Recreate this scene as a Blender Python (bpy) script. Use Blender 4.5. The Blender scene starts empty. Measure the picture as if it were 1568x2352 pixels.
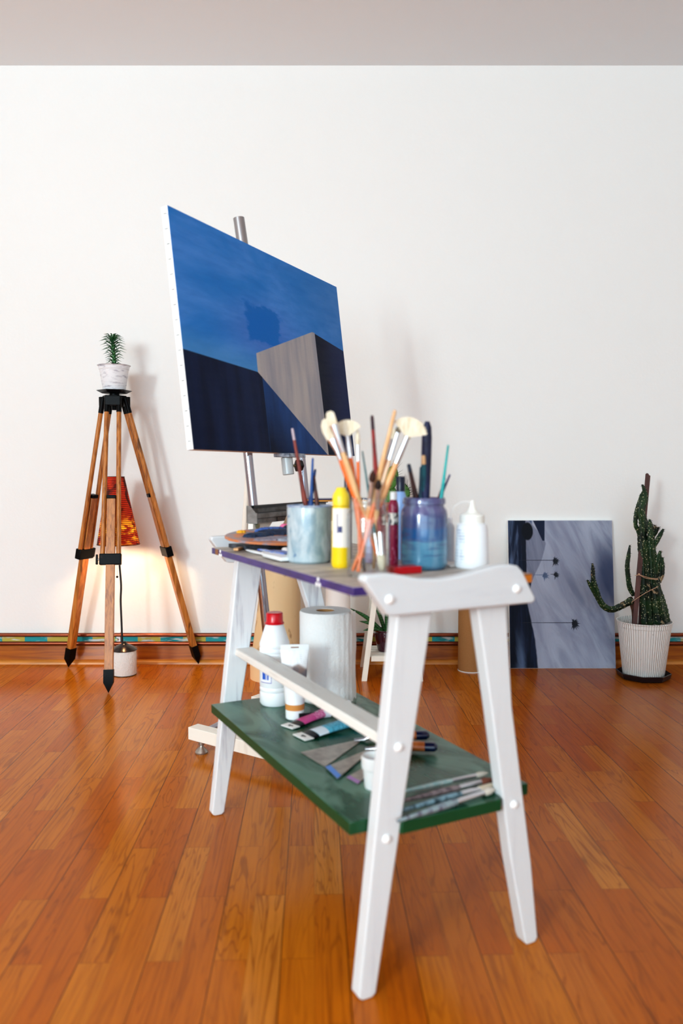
import bpy, bmesh, math, random
from mathutils import Vector, Matrix
random.seed(7)
C = bpy.context.scene.collection
PI = math.pi
# ------------------------------------------------------------------ camera numbers
F, H = 1830.0, 0.85
PITCH = math.atan(95 / F)
cP, sP = math.cos(PITCH), math.sin(PITCH)
def ray(x, y):
    a, b = (x - 784) / F, (1176 - y) / F
    return Vector((a, cP + b * sP, -sP + b * cP))
def atz(x, y, z):
    d = ray(x, y); return Vector((0, 0, H)) + d * ((z - H) / d.z)
def atY(x, y, Y):
    d = ray(x, y); return Vector((0, 0, H)) + d * (Y / d.y)

# ------------------------------------------------------------------ shader helpers
class G:
    """tiny expression builder over shader nodes"""
    def __init__(s, nt): s.nt = nt; s._c = {}
    def new(s, t, **k):
        n = s.nt.nodes.new(t)
        for a, b in k.items(): setattr(n, a, b)
        return n
    def put(s, sock, v):
        if isinstance(v, X): s.nt.links.new(v.o, sock)
        elif isinstance(v, bpy.types.NodeSocket): s.nt.links.new(v, sock)
        else:
            if sock.type == 'RGBA' and len(v) == 3: v = (*v, 1)
            sock.default_value = v
    def m(s, op, *a, clamp=False):
        n = s.new('ShaderNodeMath', operation=op, use_clamp=clamp)
        for i, v in enumerate(a): s.put(n.inputs[i], v)
        return X(s, n.outputs[0])
    def co(s, kind='Object'):
        if kind not in s._c: s._c[kind] = s.new('ShaderNodeTexCoord').outputs[kind]
        return s._c[kind]
    def xyz(s, kind='Object'):
        n = s.new('ShaderNodeSeparateXYZ'); s.nt.links.new(s.co(kind), n.inputs[0])
        return [X(s, o) for o in n.outputs]
    def vec(s, *a):
        n = s.new('ShaderNodeCombineXYZ')
        for i, v in enumerate(a): s.put(n.inputs[i], v)
        return n.outputs[0]
    def noise(s, scale=(1, 1, 1), detail=3, rough=.5, dist=0, v=None, off=(0, 0, 0)):
        mp = s.new('ShaderNodeMapping'); mp.inputs['Scale'].default_value = scale; mp.inputs['Location'].default_value = off
        s.nt.links.new(v or s.co(), mp.inputs[0])
        n = s.new('ShaderNodeTexNoise'); n.inputs['Scale'].default_value = 1; n.inputs['Detail'].default_value = detail
        n.inputs['Roughness'].default_value = rough; n.inputs['Distortion'].default_value = dist
        s.nt.links.new(mp.outputs[0], n.inputs['Vector']); return X(s, n.outputs['Fac'])
    def white(s, vec):
        n = s.new('ShaderNodeTexWhiteNoise', noise_dimensions='3D'); s.nt.links.new(vec, n.inputs['Vector']); return X(s, n.outputs['Value'])
    def mix(s, f, a, b):
        n = s.new('ShaderNodeMix', data_type='RGBA'); s.put(n.inputs[0], f); s.put(n.inputs[6], a); s.put(n.inputs[7], b)
        return n.outputs[2]
    def ss(s, e0, e1, x):      # smoothstep
        n = s.new('ShaderNodeMapRange', interpolation_type='SMOOTHSTEP')
        s.put(n.inputs[0], x); n.inputs[1].default_value = e0; n.inputs[2].default_value = e1; return X(s, n.outputs[0])
    def poly(s, x, y, pts, soft=.002):   # convex polygon mask, points anticlockwise
        r = None
        for i in range(len(pts)):
            (x0, y0), (x1, y1) = pts[i], pts[(i + 1) % len(pts)]
            L = math.hypot(x1 - x0, y1 - y0); nx, ny = -(y1 - y0) / L, (x1 - x0) / L
            d = x * nx + y * ny - (x0 * nx + y0 * ny)
            k = s.ss(-soft, soft, d); r = k if r is None else r * k
        return r
class X:
    def __init__(s, g, o): s.g = g; s.o = o
    def __add__(s, b): return s.g.m('ADD', s, b)
    def __radd__(s, b): return s.g.m('ADD', b, s)
    def __sub__(s, b): return s.g.m('SUBTRACT', s, b)
    def __rsub__(s, b): return s.g.m('SUBTRACT', b, s)
    def __mul__(s, b): return s.g.m('MULTIPLY', s, b)
    __rmul__ = __mul__
    def __truediv__(s, b): return s.g.m('DIVIDE', s, b)
def hexc(h):
    h = h.lstrip('#'); r = []
    for i in (0, 2, 4):
        c = int(h[i:i + 2], 16) / 255; r.append(c / 12.92 if c <= .04045 else ((c + .055) / 1.055) ** 2.4)
    return tuple(r)
MATS = {}
def mat(name, col='#ffffff', rough=.5, metal=0, fn=None, bump=None, bd=.001, coat=0, trans=0, emis=None, es=0, ior=1.5, sss=0, spec=.5, alpha=1):
    if name in MATS: return MATS[name]
    m = bpy.data.materials.new(name); m.use_nodes = True; nt = m.node_tree; g = G(nt)
    p = nt.nodes['Principled BSDF']
    p.inputs['Base Color'].default_value = (*hexc(col), 1)
    p.inputs['Roughness'].default_value = rough; p.inputs['Metallic'].default_value = metal
    p.inputs['Coat Weight'].default_value = coat; p.inputs['Coat Roughness'].default_value = .08
    p.inputs['Transmission Weight'].default_value = trans; p.inputs['IOR'].default_value = ior
    p.inputs['Specular IOR Level'].default_value = spec; p.inputs['Alpha'].default_value = alpha
    if sss: p.inputs['Subsurface Weight'].default_value = sss; p.inputs['Subsurface Scale'].default_value = .01
    if fn:
        r = fn(g)
        if isinstance(r, dict):
            for k, v in r.items(): g.put(p.inputs[k], v)
        else: g.put(p.inputs['Base Color'], r)
    if emis:
        p.inputs['Emission Color'].default_value = (*hexc(emis), 1); p.inputs['Emission Strength'].default_value = es
    if bump:
        b = g.new('ShaderNodeBump'); b.inputs['Distance'].default_value = bd; b.inputs['Strength'].default_value = 1
        g.put(b.inputs['Height'], bump(g)); nt.links.new(b.outputs[0], p.inputs['Normal'])
    MATS[name] = m; return m
def streak(c1, c2, sc, lo=.35, hi=.7, detail=4):
    return lambda g: g.mix(g.ss(lo, hi, g.noise(sc, detail, .6)), hexc(c1), hexc(c2))

# ------------------------------------------------------------------ mesh helpers
class MB:
    def __init__(s): s.bm = bmesh.new()
    def hull(s, vs, faces, mi=0):
        V = [s.bm.verts.new(v) for v in vs]
        for f in faces:
            try: s.bm.faces.new([V[i] for i in f]).material_index = mi
            except ValueError: pass
        return s
    def box(s, a, b, M=None, mi=0):
        (x0, y0, z0), (x1, y1, z1) = a, b
        vs = [Vector(p) for p in ((x0, y0, z0), (x1, y0, z0), (x1, y1, z0), (x0, y1, z0), (x0, y0, z1), (x1, y0, z1), (x1, y1, z1), (x0, y1, z1))]
        if M: vs = [M @ v for v in vs]
        return s.hull(vs, ((0, 3, 2, 1), (4, 5, 6, 7), (0, 1, 5, 4), (1, 2, 6, 5), (2, 3, 7, 6), (3, 0, 4, 7)), mi)
    def prism(s, poly, M, t, mi=0):     # poly in local xy of M, extruded 0..t along local z
        n = len(poly)
        vs = [M @ Vector((x, y, 0)) for x, y in poly] + [M @ Vector((x, y, t)) for x, y in poly]
        return s.hull(vs, [list(range(n))[::-1], list(range(n, 2 * n))] + [(i, (i + 1) % n, n + (i + 1) % n, n + i) for i in range(n)], mi)
    def tube(s, pts, rad, n=12, mi=0, star=None, flat=None, cap=True):
        pts = [Vector(p) for p in pts]
        if not isinstance(rad, (list, tuple)): rad = [rad] * len(pts)
        t0 = (pts[1] - pts[0]).normalized()
        up = Vector((0, 0, 1)) if abs(t0.z) < .9 else Vector((1, 0, 0))
        a = t0.cross(up).normalized(); rings = []
        for i, p in enumerate(pts):
            t = (pts[min(i + 1, len(pts) - 1)] - pts[max(i - 1, 0)]).normalized()
            a = (a - t * a.dot(t)).normalized(); b = t.cross(a); ring = []
            for k in range(n):
                th = 2 * PI * k / n; r = rad[i]
                if star: r *= 1 + star[1] * math.cos(star[0] * th)
                ring.append(s.bm.verts.new(p + a * math.cos(th) * r + b * math.sin(th) * r * (flat if flat else 1)))
            rings.append(ring)
        for i in range(len(rings) - 1):
            for k in range(n):
                s.bm.faces.new((rings[i][k], rings[i][(k + 1) % n], rings[i + 1][(k + 1) % n], rings[i + 1][k])).material_index = mi
        if cap:
            s.bm.faces.new(rings[0][::-1]).material_index = mi; s.bm.faces.new(rings[-1]).material_index = mi
        return s
    def lathe(s, prof, c=(0, 0, 0), n=40, M=None, mi=0, sc=(1, 1)):
        c = Vector(c); rings = []
        for r, z in prof:
            if r < 1e-6: v = c + Vector((0, 0, z)); rings.append([s.bm.verts.new(M @ v if M else v)])
            else:
                rg = []
                for k in range(n):
                    v = c + Vector((r * sc[0] * math.cos(2 * PI * k / n), r * sc[1] * math.sin(2 * PI * k / n), z)); rg.append(s.bm.verts.new(M @ v if M else v))
                rings.append(rg)
        for A, B in zip(rings, rings[1:]):
            for k in range(n):
                k2 = (k + 1) % n
                if len(A) == 1 and len(B) == 1: break
                f = (A[0], B[k2], B[k]) if len(A) == 1 else ((A[k], A[k2], B[0]) if len(B) == 1 else (A[k], A[k2], B[k2], B[k]))
                s.bm.faces.new(f[::-1] if False else f).material_index = mi
        return s
    def done(s, name, m, parent=None, bevel=0, smooth=35, shift=None, segs=2):
        bmesh.ops.recalc_face_normals(s.bm, faces=s.bm.faces)
        me = bpy.data.meshes.new(name); s.bm.to_mesh(me); s.bm.free()
        if shift: me.transform(Matrix.Translation(shift))
        for mm in (m if isinstance(m, (list, tuple)) else [m]): me.materials.append(mm)
        if smooth: me.shade_smooth(); me.set_sharp_from_angle(angle=math.radians(smooth))
        o = bpy.data.objects.new(name, me); C.objects.link(o)
        if parent: o.parent = parent
        if bevel:
            b = o.modifiers.new('bevel', 'BEVEL'); b.width = bevel; b.segments = segs; b.limit_method = 'ANGLE'; b.angle_limit = math.radians(40)
            b.harden_normals = False
        return o
def tag(o, label=None, cat=None, group=None, kind=None):
    if label: o['label'] = label
    if cat: o['category'] = cat
    if group: o['group'] = group
    if kind: o['kind'] = kind
    return o
def thing(name, label, cat, loc=(0, 0, 0), rot=None, group=None):
    o = bpy.data.objects.new(name, None); C.objects.link(o); o.empty_display_size = .02
    M = Matrix.Translation(loc)
    if isinstance(rot, (int, float)): M = M @ Matrix.Rotation(rot, 4, 'Z')
    elif rot is not None: M = M @ rot.to_4x4()
    o.matrix_world = M
    return tag(o, label, cat, group)
def frame(xd, yd, zd, o=(0, 0, 0)):
    M = Matrix((xd, yd, zd)).transposed().to_4x4(); M.translation = Vector(o); return M
def bez(pts, n=24):      # Catmull-Rom through points
    P = [Vector(p) for p in pts]; P = [P[0] * 2 - P[1]] + P + [P[-1] * 2 - P[-2]]; out = []
    m = len(P) - 3
    for i in range(n + 1):
        t = i / n * m; k = min(int(t), m - 1); t -= k; a, b, c, d = P[k:k + 4]
        out.append(.5 * ((2 * b) + (c - a) * t + (2 * a - 5 * b + 4 * c - d) * t * t + (3 * b - a - 3 * c + d) * t ** 3))
    return out
def lerp(a, b, t): return a + (b - a) * t

# ------------------------------------------------------------------ materials
def floor_fn(g):
    x, y, z = g.xyz()
    th = math.radians(-2.0)
    fx = x + y * math.sin(-th); fy = y - x * math.sin(-th)
    W, L = .0585, .42
    r = g.m('FLOOR', fx / W); ry = (fy + .12) / L + g.m('FLOORED_MODULO', r, 2.0) * .5
    c = g.m('FLOOR', ry)
    rnd = g.white(g.vec(r, c, 3.0)); rnd2 = g.white(g.vec(r, c, 9.0))
    v = g.vec(fx + rnd * 7.0, fy + rnd2 * 11.0, rnd * 3.0)
    grain = g.noise((150, 4, 1), 5, .65, .4, v=v); wav = g.noise((15, 1.3, 1), 3, .5, 1.2, v=v)
    big = g.noise((1.2, .8, 1), 2)
    rings = g.m('ABSOLUTE', g.m('SINE', wav * 30.0))
    base = g.mix(rnd * .7 + .1, hexc('#b85a0c'), hexc('#d07f1e'))
    base = g.mix(g.ss(.93, 1.0, rnd2) * .5, base, hexc('#dc9440'))
    base = g.mix(g.ss(.45, 1.0, 1.0 - rings) * (.2 + rnd2 * .34), base, hexc('#7a3a0e'))
    base = g.mix(g.ss(.42, .75, grain) * .5, base, hexc('#87420f'))
    # light falloff across the room mixed into the colour: warm left, browner right
    base = g.mix(g.ss(.1, 1.6, x + big * .3) * .5, base, hexc('#7a3e16'))
    ex = g.m('ABSOLUTE', g.m('FRACT', fx / W) - .5); ey = g.m('ABSOLUTE', g.m('FRACT', ry) - .5)
    gw = g.m('MULTIPLY', g.ss(.479, .494, ex), .16 + g.m('ABSOLUTE', g.m('FLOORED_MODULO', g.m('FLOOR', fx / W + .5), 2.0) * .75))
    ge = g.ss(.4965, .4995, ey) * .35
    gr = g.m('MAXIMUM', gw, ge)
    base = g.mix(gr, base, hexc('#2f1205'))
    rg = g.noise((3, 3, 3), 3) * .12 + .12 + grain * .07
    return {'Base Color': base, 'Roughness': rg}
M_floor = mat('parquet', fn=floor_fn, rough=.2, spec=.2, bump=lambda g: g.noise((120, 5, 1), 3) * .5 + g.noise((5, 5, 5), 2), bd=.0007)
M_wall = mat('white_wall_paint', fn=lambda g: g.mix(g.noise((.9, 1, .9), 3), hexc('#f1efec'), hexc('#f6f4f2')), rough=.9, spec=.15, bump=lambda g: g.noise((90, 90, 90), 3), bd=.0006)
M_ceil = mat('ceiling_paint', '#f3f6f9', rough=.95, spec=.1)
M_base = mat('varnished_oak', fn=lambda g: g.mix(g.ss(.35, .7, g.noise((3, 30, 60), 5, .6, .8)), hexc('#b4681e'), hexc('#8a4410')), rough=.3, coat=.3)
M_copper = mat('copper_brown', '#8a4a32', rough=.28, metal=.75)
def tape_fn(g):
    x, y, z = g.xyz()
    k = g.m('FLOOR', x / .1); a = g.m('FLOORED_MODULO', k, 2.0)
    n = g.noise((14, 1, 90), 4)
    col = g.mix(a, hexc('#1f9da0'), hexc('#c9b24a'))
    return g.mix(g.ss(.5, .62, n + g.ss(.0, .02, z - .111) * .15), col, hexc('#ddd8d2'))
M_tape = mat('painted_strip', fn=tape_fn, rough=.6)
def wood_white(name, c1='#f4f2ee', c2='#d9d8da', sc=(60, 60, 5), rough=.5):
    return mat(name, fn=streak(c1, c2, sc, .5, .8), rough=rough, bump=lambda g: g.noise(sc, 3), bd=.0006)
M_ww = wood_white('white_painted_wood', '#dee0e2', '#d4d5d9')
M_wwh = wood_white('white_painted_wood_across', '#d8dbde', '#d0d3d8', (6, 60, 60))
M_wwl = wood_white('white_painted_rail', '#efece6', '#cfc8c0', (60, 6, 60))
M_wwr = wood_white('worn_white_leg', '#e9eaec', '#b9b6c0', (70, 70, 6))
M_cream = mat('cream_paint', fn=streak('#f6efe4', '#e8ddd0', (40, 40, 5), .55, .8), rough=.45)
M_screw = mat('white_screw_cap', '#fbfbfa', rough=.35)
M_green = mat('green_shelf_paint', rough=.28, fn=lambda g: {'Base Color': g.mix(g.ss(.42, .58, g.noise((7, 4, 4), 3, .5, 1.8)), hexc('#0e4a35'), hexc('#587c6b')), 'Roughness': g.noise((7, 4, 4), 3, .5, 1.8) * .35 + .12})  # paler grey-green patches put a sheen into the paint colour
M_greenedge = mat('green_edge_paint', '#054827', rough=.4)
M_top = mat('grey_table_top', spec=.25, fn=streak('#cfc5ba', '#9a918c', (10, 30, 10), .35, .75), rough=.55)
M_purple = mat('purple_edge_paint', fn=streak('#4d3a82', '#3c2d62', (20, 20, 60)), rough=.4)
M_chrome = mat('chrome', '#a7a2aa', rough=.07, metal=1)
M_black = mat('black_iron', fn=streak('#08080a', '#2b1f1c', (60, 60, 60), .55, .85), rough=.42, spec=.15)
M_blackp = mat('black_plastic', '#141417', rough=.35)
M_oak = mat('tripod_wood', fn=lambda g: g.mix(g.ss(.66, .74, g.noise((25, 25, 9), 3)) * .7, g.mix(g.ss(.35, .7, g.noise((90, 90, 6), 5, .6, .5)), hexc('#c8813c'), hexc('#94551f')), hexc('#3a2012')), rough=.38, coat=.15)
M_glass = mat('clear_glass', '#ffffff', rough=.01, trans=1, ior=1.33)
def thin_glass():
    nt = M_glass.node_tree; g = G(nt); out = [n for n in nt.nodes if n.type == 'OUTPUT_MATERIAL'][0]
    tr_ = g.new('ShaderNodeBsdfTransparent'); tr_.inputs[0].default_value = (.975, .985, .98, 1)
    gl = g.new('ShaderNodeBsdfGlossy'); gl.inputs['Roughness'].default_value = .03
    lw = g.new('ShaderNodeLayerWeight'); lw.inputs['Blend'].default_value = .5; f_ = g.m('POWER', X(g, lw.outputs['Facing']), 2.3) * .5 + .05
    mx = g.new('ShaderNodeMixShader'); nt.links.new(f_.o, mx.inputs[0]); nt.links.new(tr_.outputs[0], mx.inputs[1]); nt.links.new(gl.outputs[0], mx.inputs[2])
    nt.links.new(mx.outputs[0], out.inputs['Surface'])
thin_glass()
M_whitepl = mat('white_plastic', '#f5f5f6', rough=.3, sss=.1)
M_whitem = mat('matt_white', '#f2efec', rough=.7)
M_brass = mat('brass', '#8f8a6c', rough=.3, metal=.9)
M_steel = mat('steel', fn=streak('#c0b8ae', '#9a9089', (30, 30, 30), .3, .7), rough=.32, metal=.7)
M_ferr = mat('ferrule_metal', '#d9dadf', rough=.22, metal=.9)
M_brist = mat('cream_bristle', fn=streak('#f1e8d6', '#dccaa8', (500, 500, 30), .35, .7), rough=.8, bump=lambda g: g.noise((900, 900, 30), 2), bd=.001)
M_bristb = mat('brown_bristle', fn=streak('#4a2617', '#2c1610', (400, 400, 30)), rough=.8)
def pl(c, r=.35): return mat('paint_' + c.strip('#'), c, rough=r, coat=.2)
def worn(c1, c2, sc=(60, 60, 40)): return mat('worn_' + c1[1:] + c2[1:], fn=streak(c1, c2, sc, .4, .65), rough=.5)

# ------------------------------------------------------------------ room
WY = 3.495
CZ = atY(784, 150.5, WY).z
def struct(name, mb, m, **k):
    o = mb.done(name, m, **k); o['kind'] = 'structure'; return o
struct('floor', MB().box((-3.4, -6.6, -.05), (3.4, WY + .1, 0)), M_floor)
struct('ceiling', MB().box((-3.4, -6.6, CZ), (3.4, WY + .1, CZ + .05)), M_ceil)
struct('wall_back', MB().box((-3.4, WY, 0), (3.4, WY + .1, CZ)), M_wall)
struct('wall_left', MB().box((-3.4, -6.6, 0), (-3.3, WY, CZ)), M_wall)
struct('wall_right', MB().box((3.3, -6.6, 0), (3.4, WY, CZ)), M_wall)
mb = MB().box((-3.3, WY - .018, 0), (3.3, WY, .079))
struct('baseboard_back', mb, M_base, bevel=.002)
rim = [(0, 0), (-.018, 0), (-.017, .008), (-.012, .014), (-.004, .017), (0, .018)]
mb = MB().prism([(y, z) for y, z in rim], Matrix(((0, 0, 1, -3.3), (1, 0, 0, WY - .018), (0, 1, 0, 0), (0, 0, 0, 1))), 6.6)
struct('trim_1', mb, mat('light_oak_bead', fn=streak('#d08a3c', '#a9641f', (4, 40, 60)), rough=.35))
struct('trim_2', MB().box((-3.3, WY - .006, .09), (3.3, WY, .131)), M_tape)
for nm, z, lab in (('heating_pipe', .128, 'upper copper heating pipe running along the wall above the painted strip'),
                   ('heating_pipe', .090, 'lower copper heating pipe resting just above the wooden baseboard')):
    o = MB().tube([(-3.3, WY - .02, z), (3.3, WY - .02, z)], .0085, 16).done(nm, M_copper)
    tag(o, lab, 'pipe', 'copper heating pipes')
px = atY(270, 1470, WY - .03).x
cl = thing('pipe_clip', 'small white plastic clip holding both copper pipes behind the lamp stem', 'clip', (px, WY - .02, .109))
MB().box((-.009, .0, -.032), (.009, .019, .032)).done('clip_body', M_whitepl, cl, bevel=.002)
MB().tube([(-.004, -.012, 0), (-.004, .004, 0)], .005, 12).done('screw', M_brass, cl)

# ------------------------------------------------------------------ trolley
TA = math.radians(26.76)
uD = Vector((-math.sin(TA), math.cos(TA), 0)); vD = Vector((math.cos(TA), math.sin(TA), 0)); TO = Vector((.027, 1.232, 0))
def T(v, u, z): return TO + vD * v + uD * u + Vector((0, 0, z))
def TL(p): q = Vector(p) - TO; return Vector((q.dot(vD), q.dot(uD), q.z))     # world -> trolley (v,u,z)
tr = thing('painting_trolley', 'white wooden A-frame trolley with grey purple-edged top and green lower shelf', 'trolley', TO, TA)
XZ = lambda y: Matrix(((1, 0, 0, 0), (0, 0, 1, y), (0, 1, 0, 0), (0, 0, 0, 1)))   # prism in x,z extruded along +y
legs = {'l': [(.001, .006), (.008, 0), (.026, 0), (.033, .006), (.137, .62), (.141, .648), (.075, .648), (.070, .62)],
        'r': [(.337, .012), (.342, 0), (.361, 0), (.367, .008), (.350, .15), (.303, .44), (.288, .62), (.284, .648), (.222, .648), (.227, .62), (.259, .44), (.303, .17)]}
for u0 in (0, .767):
    for k, P in legs.items():
        if u0 and k == 'r': P = [(.337, .012), (.342, 0), (.361, 0), (.367, .008), (.345, .17), (.311, .495), (.282, .62), (.276, .648), (.216, .648), (.222, .62), (.266, .49), (.303, .17)]
        MB().prism(P, XZ(u0), .028).done('leg', M_wwr if u0 else M_ww, tr, bevel=.003)
blk = [(-.004, .682), (.0, .690), (.036, .691), (.062, .687), (.095, .679), (.135, .676), (.175, .679), (.215, .686), (.25, .692), (.278, .692), (.292, .689), (.302, .680), (.331, .632), (.329, .625), (.322, .623), (.045, .623), (.037, .6255)]
MB().prism(blk, XZ(-.0245), .0245).done('end_block', M_wwh, tr, bevel=.004, segs=3)
blk2 = [(x + .016, z - .002 if z > .65 else z - .002) for x, z in blk]
MB().prism(blk2, XZ(.795), .0245).done('end_block', M_wwh, tr, bevel=.004, segs=3)
def cap(v, u, z, par=tr, r=.0075):
    MB().lathe([(0, .006), (r * .5, .0055), (r * .85, .0035), (r, 0)], n=20, M=Matrix.Translation((v, u, z)) @ Matrix.Rotation(PI / 2, 4, 'X')).done('screw_cap', M_screw, par)
for v, u, z in ((.041, -.0245, .650), (.289, -.0245, .650), (.073, 0, .404), (.051, 0, .257), (.309, 0, .264)): cap(v, u, z)
# table top (grey face, purple edge)
mb = MB().box((.005, .029, .650), (.365, .766, .6645), mi=1)
for f in mb.bm.faces:
    if abs(f.calc_center_median().z - .6645) < 1e-5: f.material_index = 0
tt = mb.done('table_top', [M_top, M_purple], tr, bevel=.001)
for k, uu in enumerate((.16, .70)):      # little white painted flowers on the edge
    for a, b in ((0, .004), (-.006, -.005), (.006, -.005)):
        MB().lathe([(0, .0012), (.0036, .0008), (.0042, 0)], n=10, M=Matrix.Translation((.005, uu + a, .657 + b)) @ Matrix.Rotation(-PI / 2, 4, 'Y')).done('edge_flower', M_screw, tt)
MB().box((.348, .0275, .6498), (.3665, .05, .6642)).done('orange_edge_patch', mat('orange_patch', '#d98112', rough=.35), tt, bevel=.0005)
MB().box((.3475, .0272, .6635), (.367, .051, .6652)).done('brown_edge_patch', mat('brown_patch', '#8a5216', rough=.4), tt)
MB().box((.0043, .715, .6505), (.0055, .737, .664)).done('brown_edge_patch', mat('brown_patch', '#8a5216', rough=.4), tt)
# lower shelf with tongues between the legs
def shelf_poly(): return [(.0, .03), (.062, .03), (.078, -.004), (.278, -.004), (.296, .03), (.365, .03), (.365, .765), (.0, .765)]
mb = MB().prism(shelf_poly(), Matrix.Translation((0, 0, .2605)), .021, mi=1)
for f in mb.bm.faces:
    if f.calc_center_median().z > .2814: f.material_index = 0
mb.done('lower_shelf', [M_green, M_greenedge], tr, bevel=.0015)
MB().prism([(.062, .395), (.064, .412), (.108, .412), (.106, .395)], XZ(.028), .739).done('cross_rail', M_wwl, tr, bevel=.002)
for v, u in ((.06, .028), (.296, .03)):
    MB().lathe([(0, .008), (.006, .006), (.008, 0), (.006, -.004), (0, -.005)], (v, u - .003, .262), 12).done('glue_blob', M_whitem, tr)

# ------------------------------------------------------------------ canvas on easel
yaw, lean = math.radians(64.9), math.radians(6.77)
dh = Vector((math.cos(yaw), math.sin(yaw), 0)); nn = Vector((math.sin(yaw), -math.cos(yaw), 0))
up = Vector((0, 0, 1)) * math.cos(lean) - nn * math.sin(lean); nb = up.cross(dh) * -1
CC = Vector((-.152, 2.3, .9))
def paint1(g):
    x, y, z = g.xyz()      # x along, z up
    w1 = g.noise((3, 1, 9), 4, .6, .5); w2 = g.noise((9, 1, 60), 4, .6)
    sky = g.mix(g.ss(.3, .7, w1), hexc('#2a86da'), hexc('#5599ea'))
    sky = g.mix(g.ss(-.05, .55, x + (z - .5) * .4) * .5, sky, hexc('#437cb8'))
    blob = g.ss(.30, .06, g.m('SQRT', (x + .05) * (x + .05) * .6 + (z - .33) * (z - .33) * 3.2) + w1 * .12)
    sky = g.mix(blob * .6, sky, hexc('#6488dc'))
    sky = g.mix(g.ss(.4, .75, w2) * .3, sky, hexc('#2470c4'))
    low = g.ss(.08, .0, g.m('ABSOLUTE', z - (.228 + (x + .286) * -.053)))
    sky = g.mix(low * g.ss(.0, -.1, x) * .6, sky, hexc('#5a9fd6'))
    d = g.m('MAXIMUM', g.m('ABSOLUTE', x + .065) / 1.2, g.m('ABSOLUTE', z - .358) * 1.55) + (g.noise((13, 1, 30), 4, .6) - .5) * .11
    sky = g.mix(g.ss(.088, .066, d), sky, hexc('#1476d0'))
    dark = g.mix(g.ss(.3, .7, g.noise((14, 1, 2), 3)), hexc('#101b38'), hexc('#1b2b50'))
    navy = g.mix(g.ss(.1, .5, g.noise((30, 1, 3), 3)), hexc('#121a35'), hexc('#26407a'))
    grey = g.mix(g.ss(.3, .7, g.noise((22, 1, 3), 4)), hexc('#a6a6b0'), hexc('#c6c0be'))
    col = g.mix(g.poly(x, z, [(-.6, -.1), (-.1, -.1), (-.104, .215), (-.126, .221), (-.6, .2455)], .0015), sky, dark)
    col = g.mix(g.poly(x, z, [(.262, -.1), (.6, -.1), (.6, .34), (.236, .388)], .0012), col, g.mix(g.ss(.25, .46, x), hexc('#101830'), hexc('#1c2a58')))
    tri = g.ss(.0, .16, (x * .62 + z * .78) - (-.104 * .62 + .0 * .78))
    col = g.mix(g.poly(x, z, [(-.1, -.1), (.35, -.1), (.262, .003), (-.104, .215)], .0012), col, g.mix(tri * g.ss(.42, .2, x * .62 + z * .78) * g.noise((20, 1, 5), 3) * 1.3, hexc('#101932'), hexc('#305a9c')))
    col = g.mix(g.poly(x, z, [(.262, -.004), (.254, .388), (.236, .388), (-.124, .273), (-.126, .221)], .0012), col, grey)
    return {'Base Color': col, 'Roughness': .45 + w2 * .2}
M_p1 = mat('cube_painting', fn=paint1, rough=.5, spec=.12, bump=lambda g: g.noise((700, 700, 700), 1) + g.noise((40, 1, 120), 3), bd=.0004)
M_canvas = mat('primed_canvas', fn=lambda g: g.mix(g.ss(.62, .72, g.noise((60, 60, 60), 2)) * .35, hexc('#f3f1ef'), hexc('#6f8fc4')), rough=.85)
cv = thing('stretched_canvas', 'blue painting of grey and navy building blocks on the easel', 'painting', CC, frame(dh, -nn * math.cos(lean) - Vector((0, 0, 1)) * math.sin(lean), up).to_3x3())
MB().box((-.4625, -.0005, 0), (.4625, .0, .578)).done('painted_face', M_p1, cv)
MB().box((-.4625, 0, 0), (.4625, .019, .578)).done('canvas_body', M_canvas, cv, bevel=.001)
for i in range(16):
    zz = .02 + i * .036
    MB().box((-.4632, .005, zz), (-.4624, .013, zz + .0012)).done('staple', M_blackp, cv)
# ---- easel
def E(a, b, h):    # along dh, along normal (towards the viewer), height above canvas foot measured along the lean
    return CC + dh * a + nn * b + up * h
ez = thing('studio_easel', 'white and chrome H-frame easel holding the blue painting', 'easel', Vector((-.3, 2.3, 0)))
sh = -Vector((-.3, 2.3, 0))
sd = (Vector((-.213, 2.196, 0)) - Vector((-.465, 2.367, 0))).normalized(); sp = Vector((-sd.y, sd.x, 0))
S0 = Vector((-.463, 2.364, 0)) + sp * .022
def skid(o, L):
    M = frame(sd, sp, Vector((0, 0, 1)), o)
    MB().box((0, -.021, .040), (L, .021, .078), M=M).done('skid', M_cream, ez, bevel=.0015, shift=sh)
    for t in (.035, L - .035):
        MB().lathe([(0, 0), (.0185, 0), (.0195, .004), (.015, .011), (.007, .019), (.006, .024), (.009, .026), (.009, .034), (.006, .035), (.005, .041), (0, .041)], o + sd * t, 24).done('levelling_foot', M_steel, ez, shift=sh)
skid(S0, .46); skid(S0 + dh * .36, .46)
def atheight(a, b, z): return E(a, b, (z - CC.z) / up.z)
for a in (-.15, .16):
    MB().tube([atheight(a, -.045, .079), atheight(a, -.045, 1.33)], .0125, 24).done('upright_tube', M_chrome, ez, shift=sh)
MB().tube([atheight(.0, -.062, 1.15), atheight(-.012, -.075, 1.582)], .0165, 24).done('mast', mat('grey_tube', '#a9a6a8', rough=.3, metal=.8), ez, shift=sh)
MB().box((-.17, -.075, .30), (.18, -.03, .34), M=frame(dh, nn, up, CC)).done('cross_beam', M_cream, ez, bevel=.002, shift=sh)
MB().tube([S0 + sd * .05 + Vector((0, 0, .066)), S0 + dh * .36 + sd * .05 + Vector((0, 0, .066))], .011, 18).done('spreader_rod', M_chrome, ez, shift=sh)
pn = ray(573, 1045).cross(ray(561, 1230)); cam0 = Vector((0, 0, H))
q0 = E(0, -.06, .32); aa = -(pn.dot(q0 - cam0)) / pn.dot(dh); b1 = q0 + dh * aa
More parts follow.
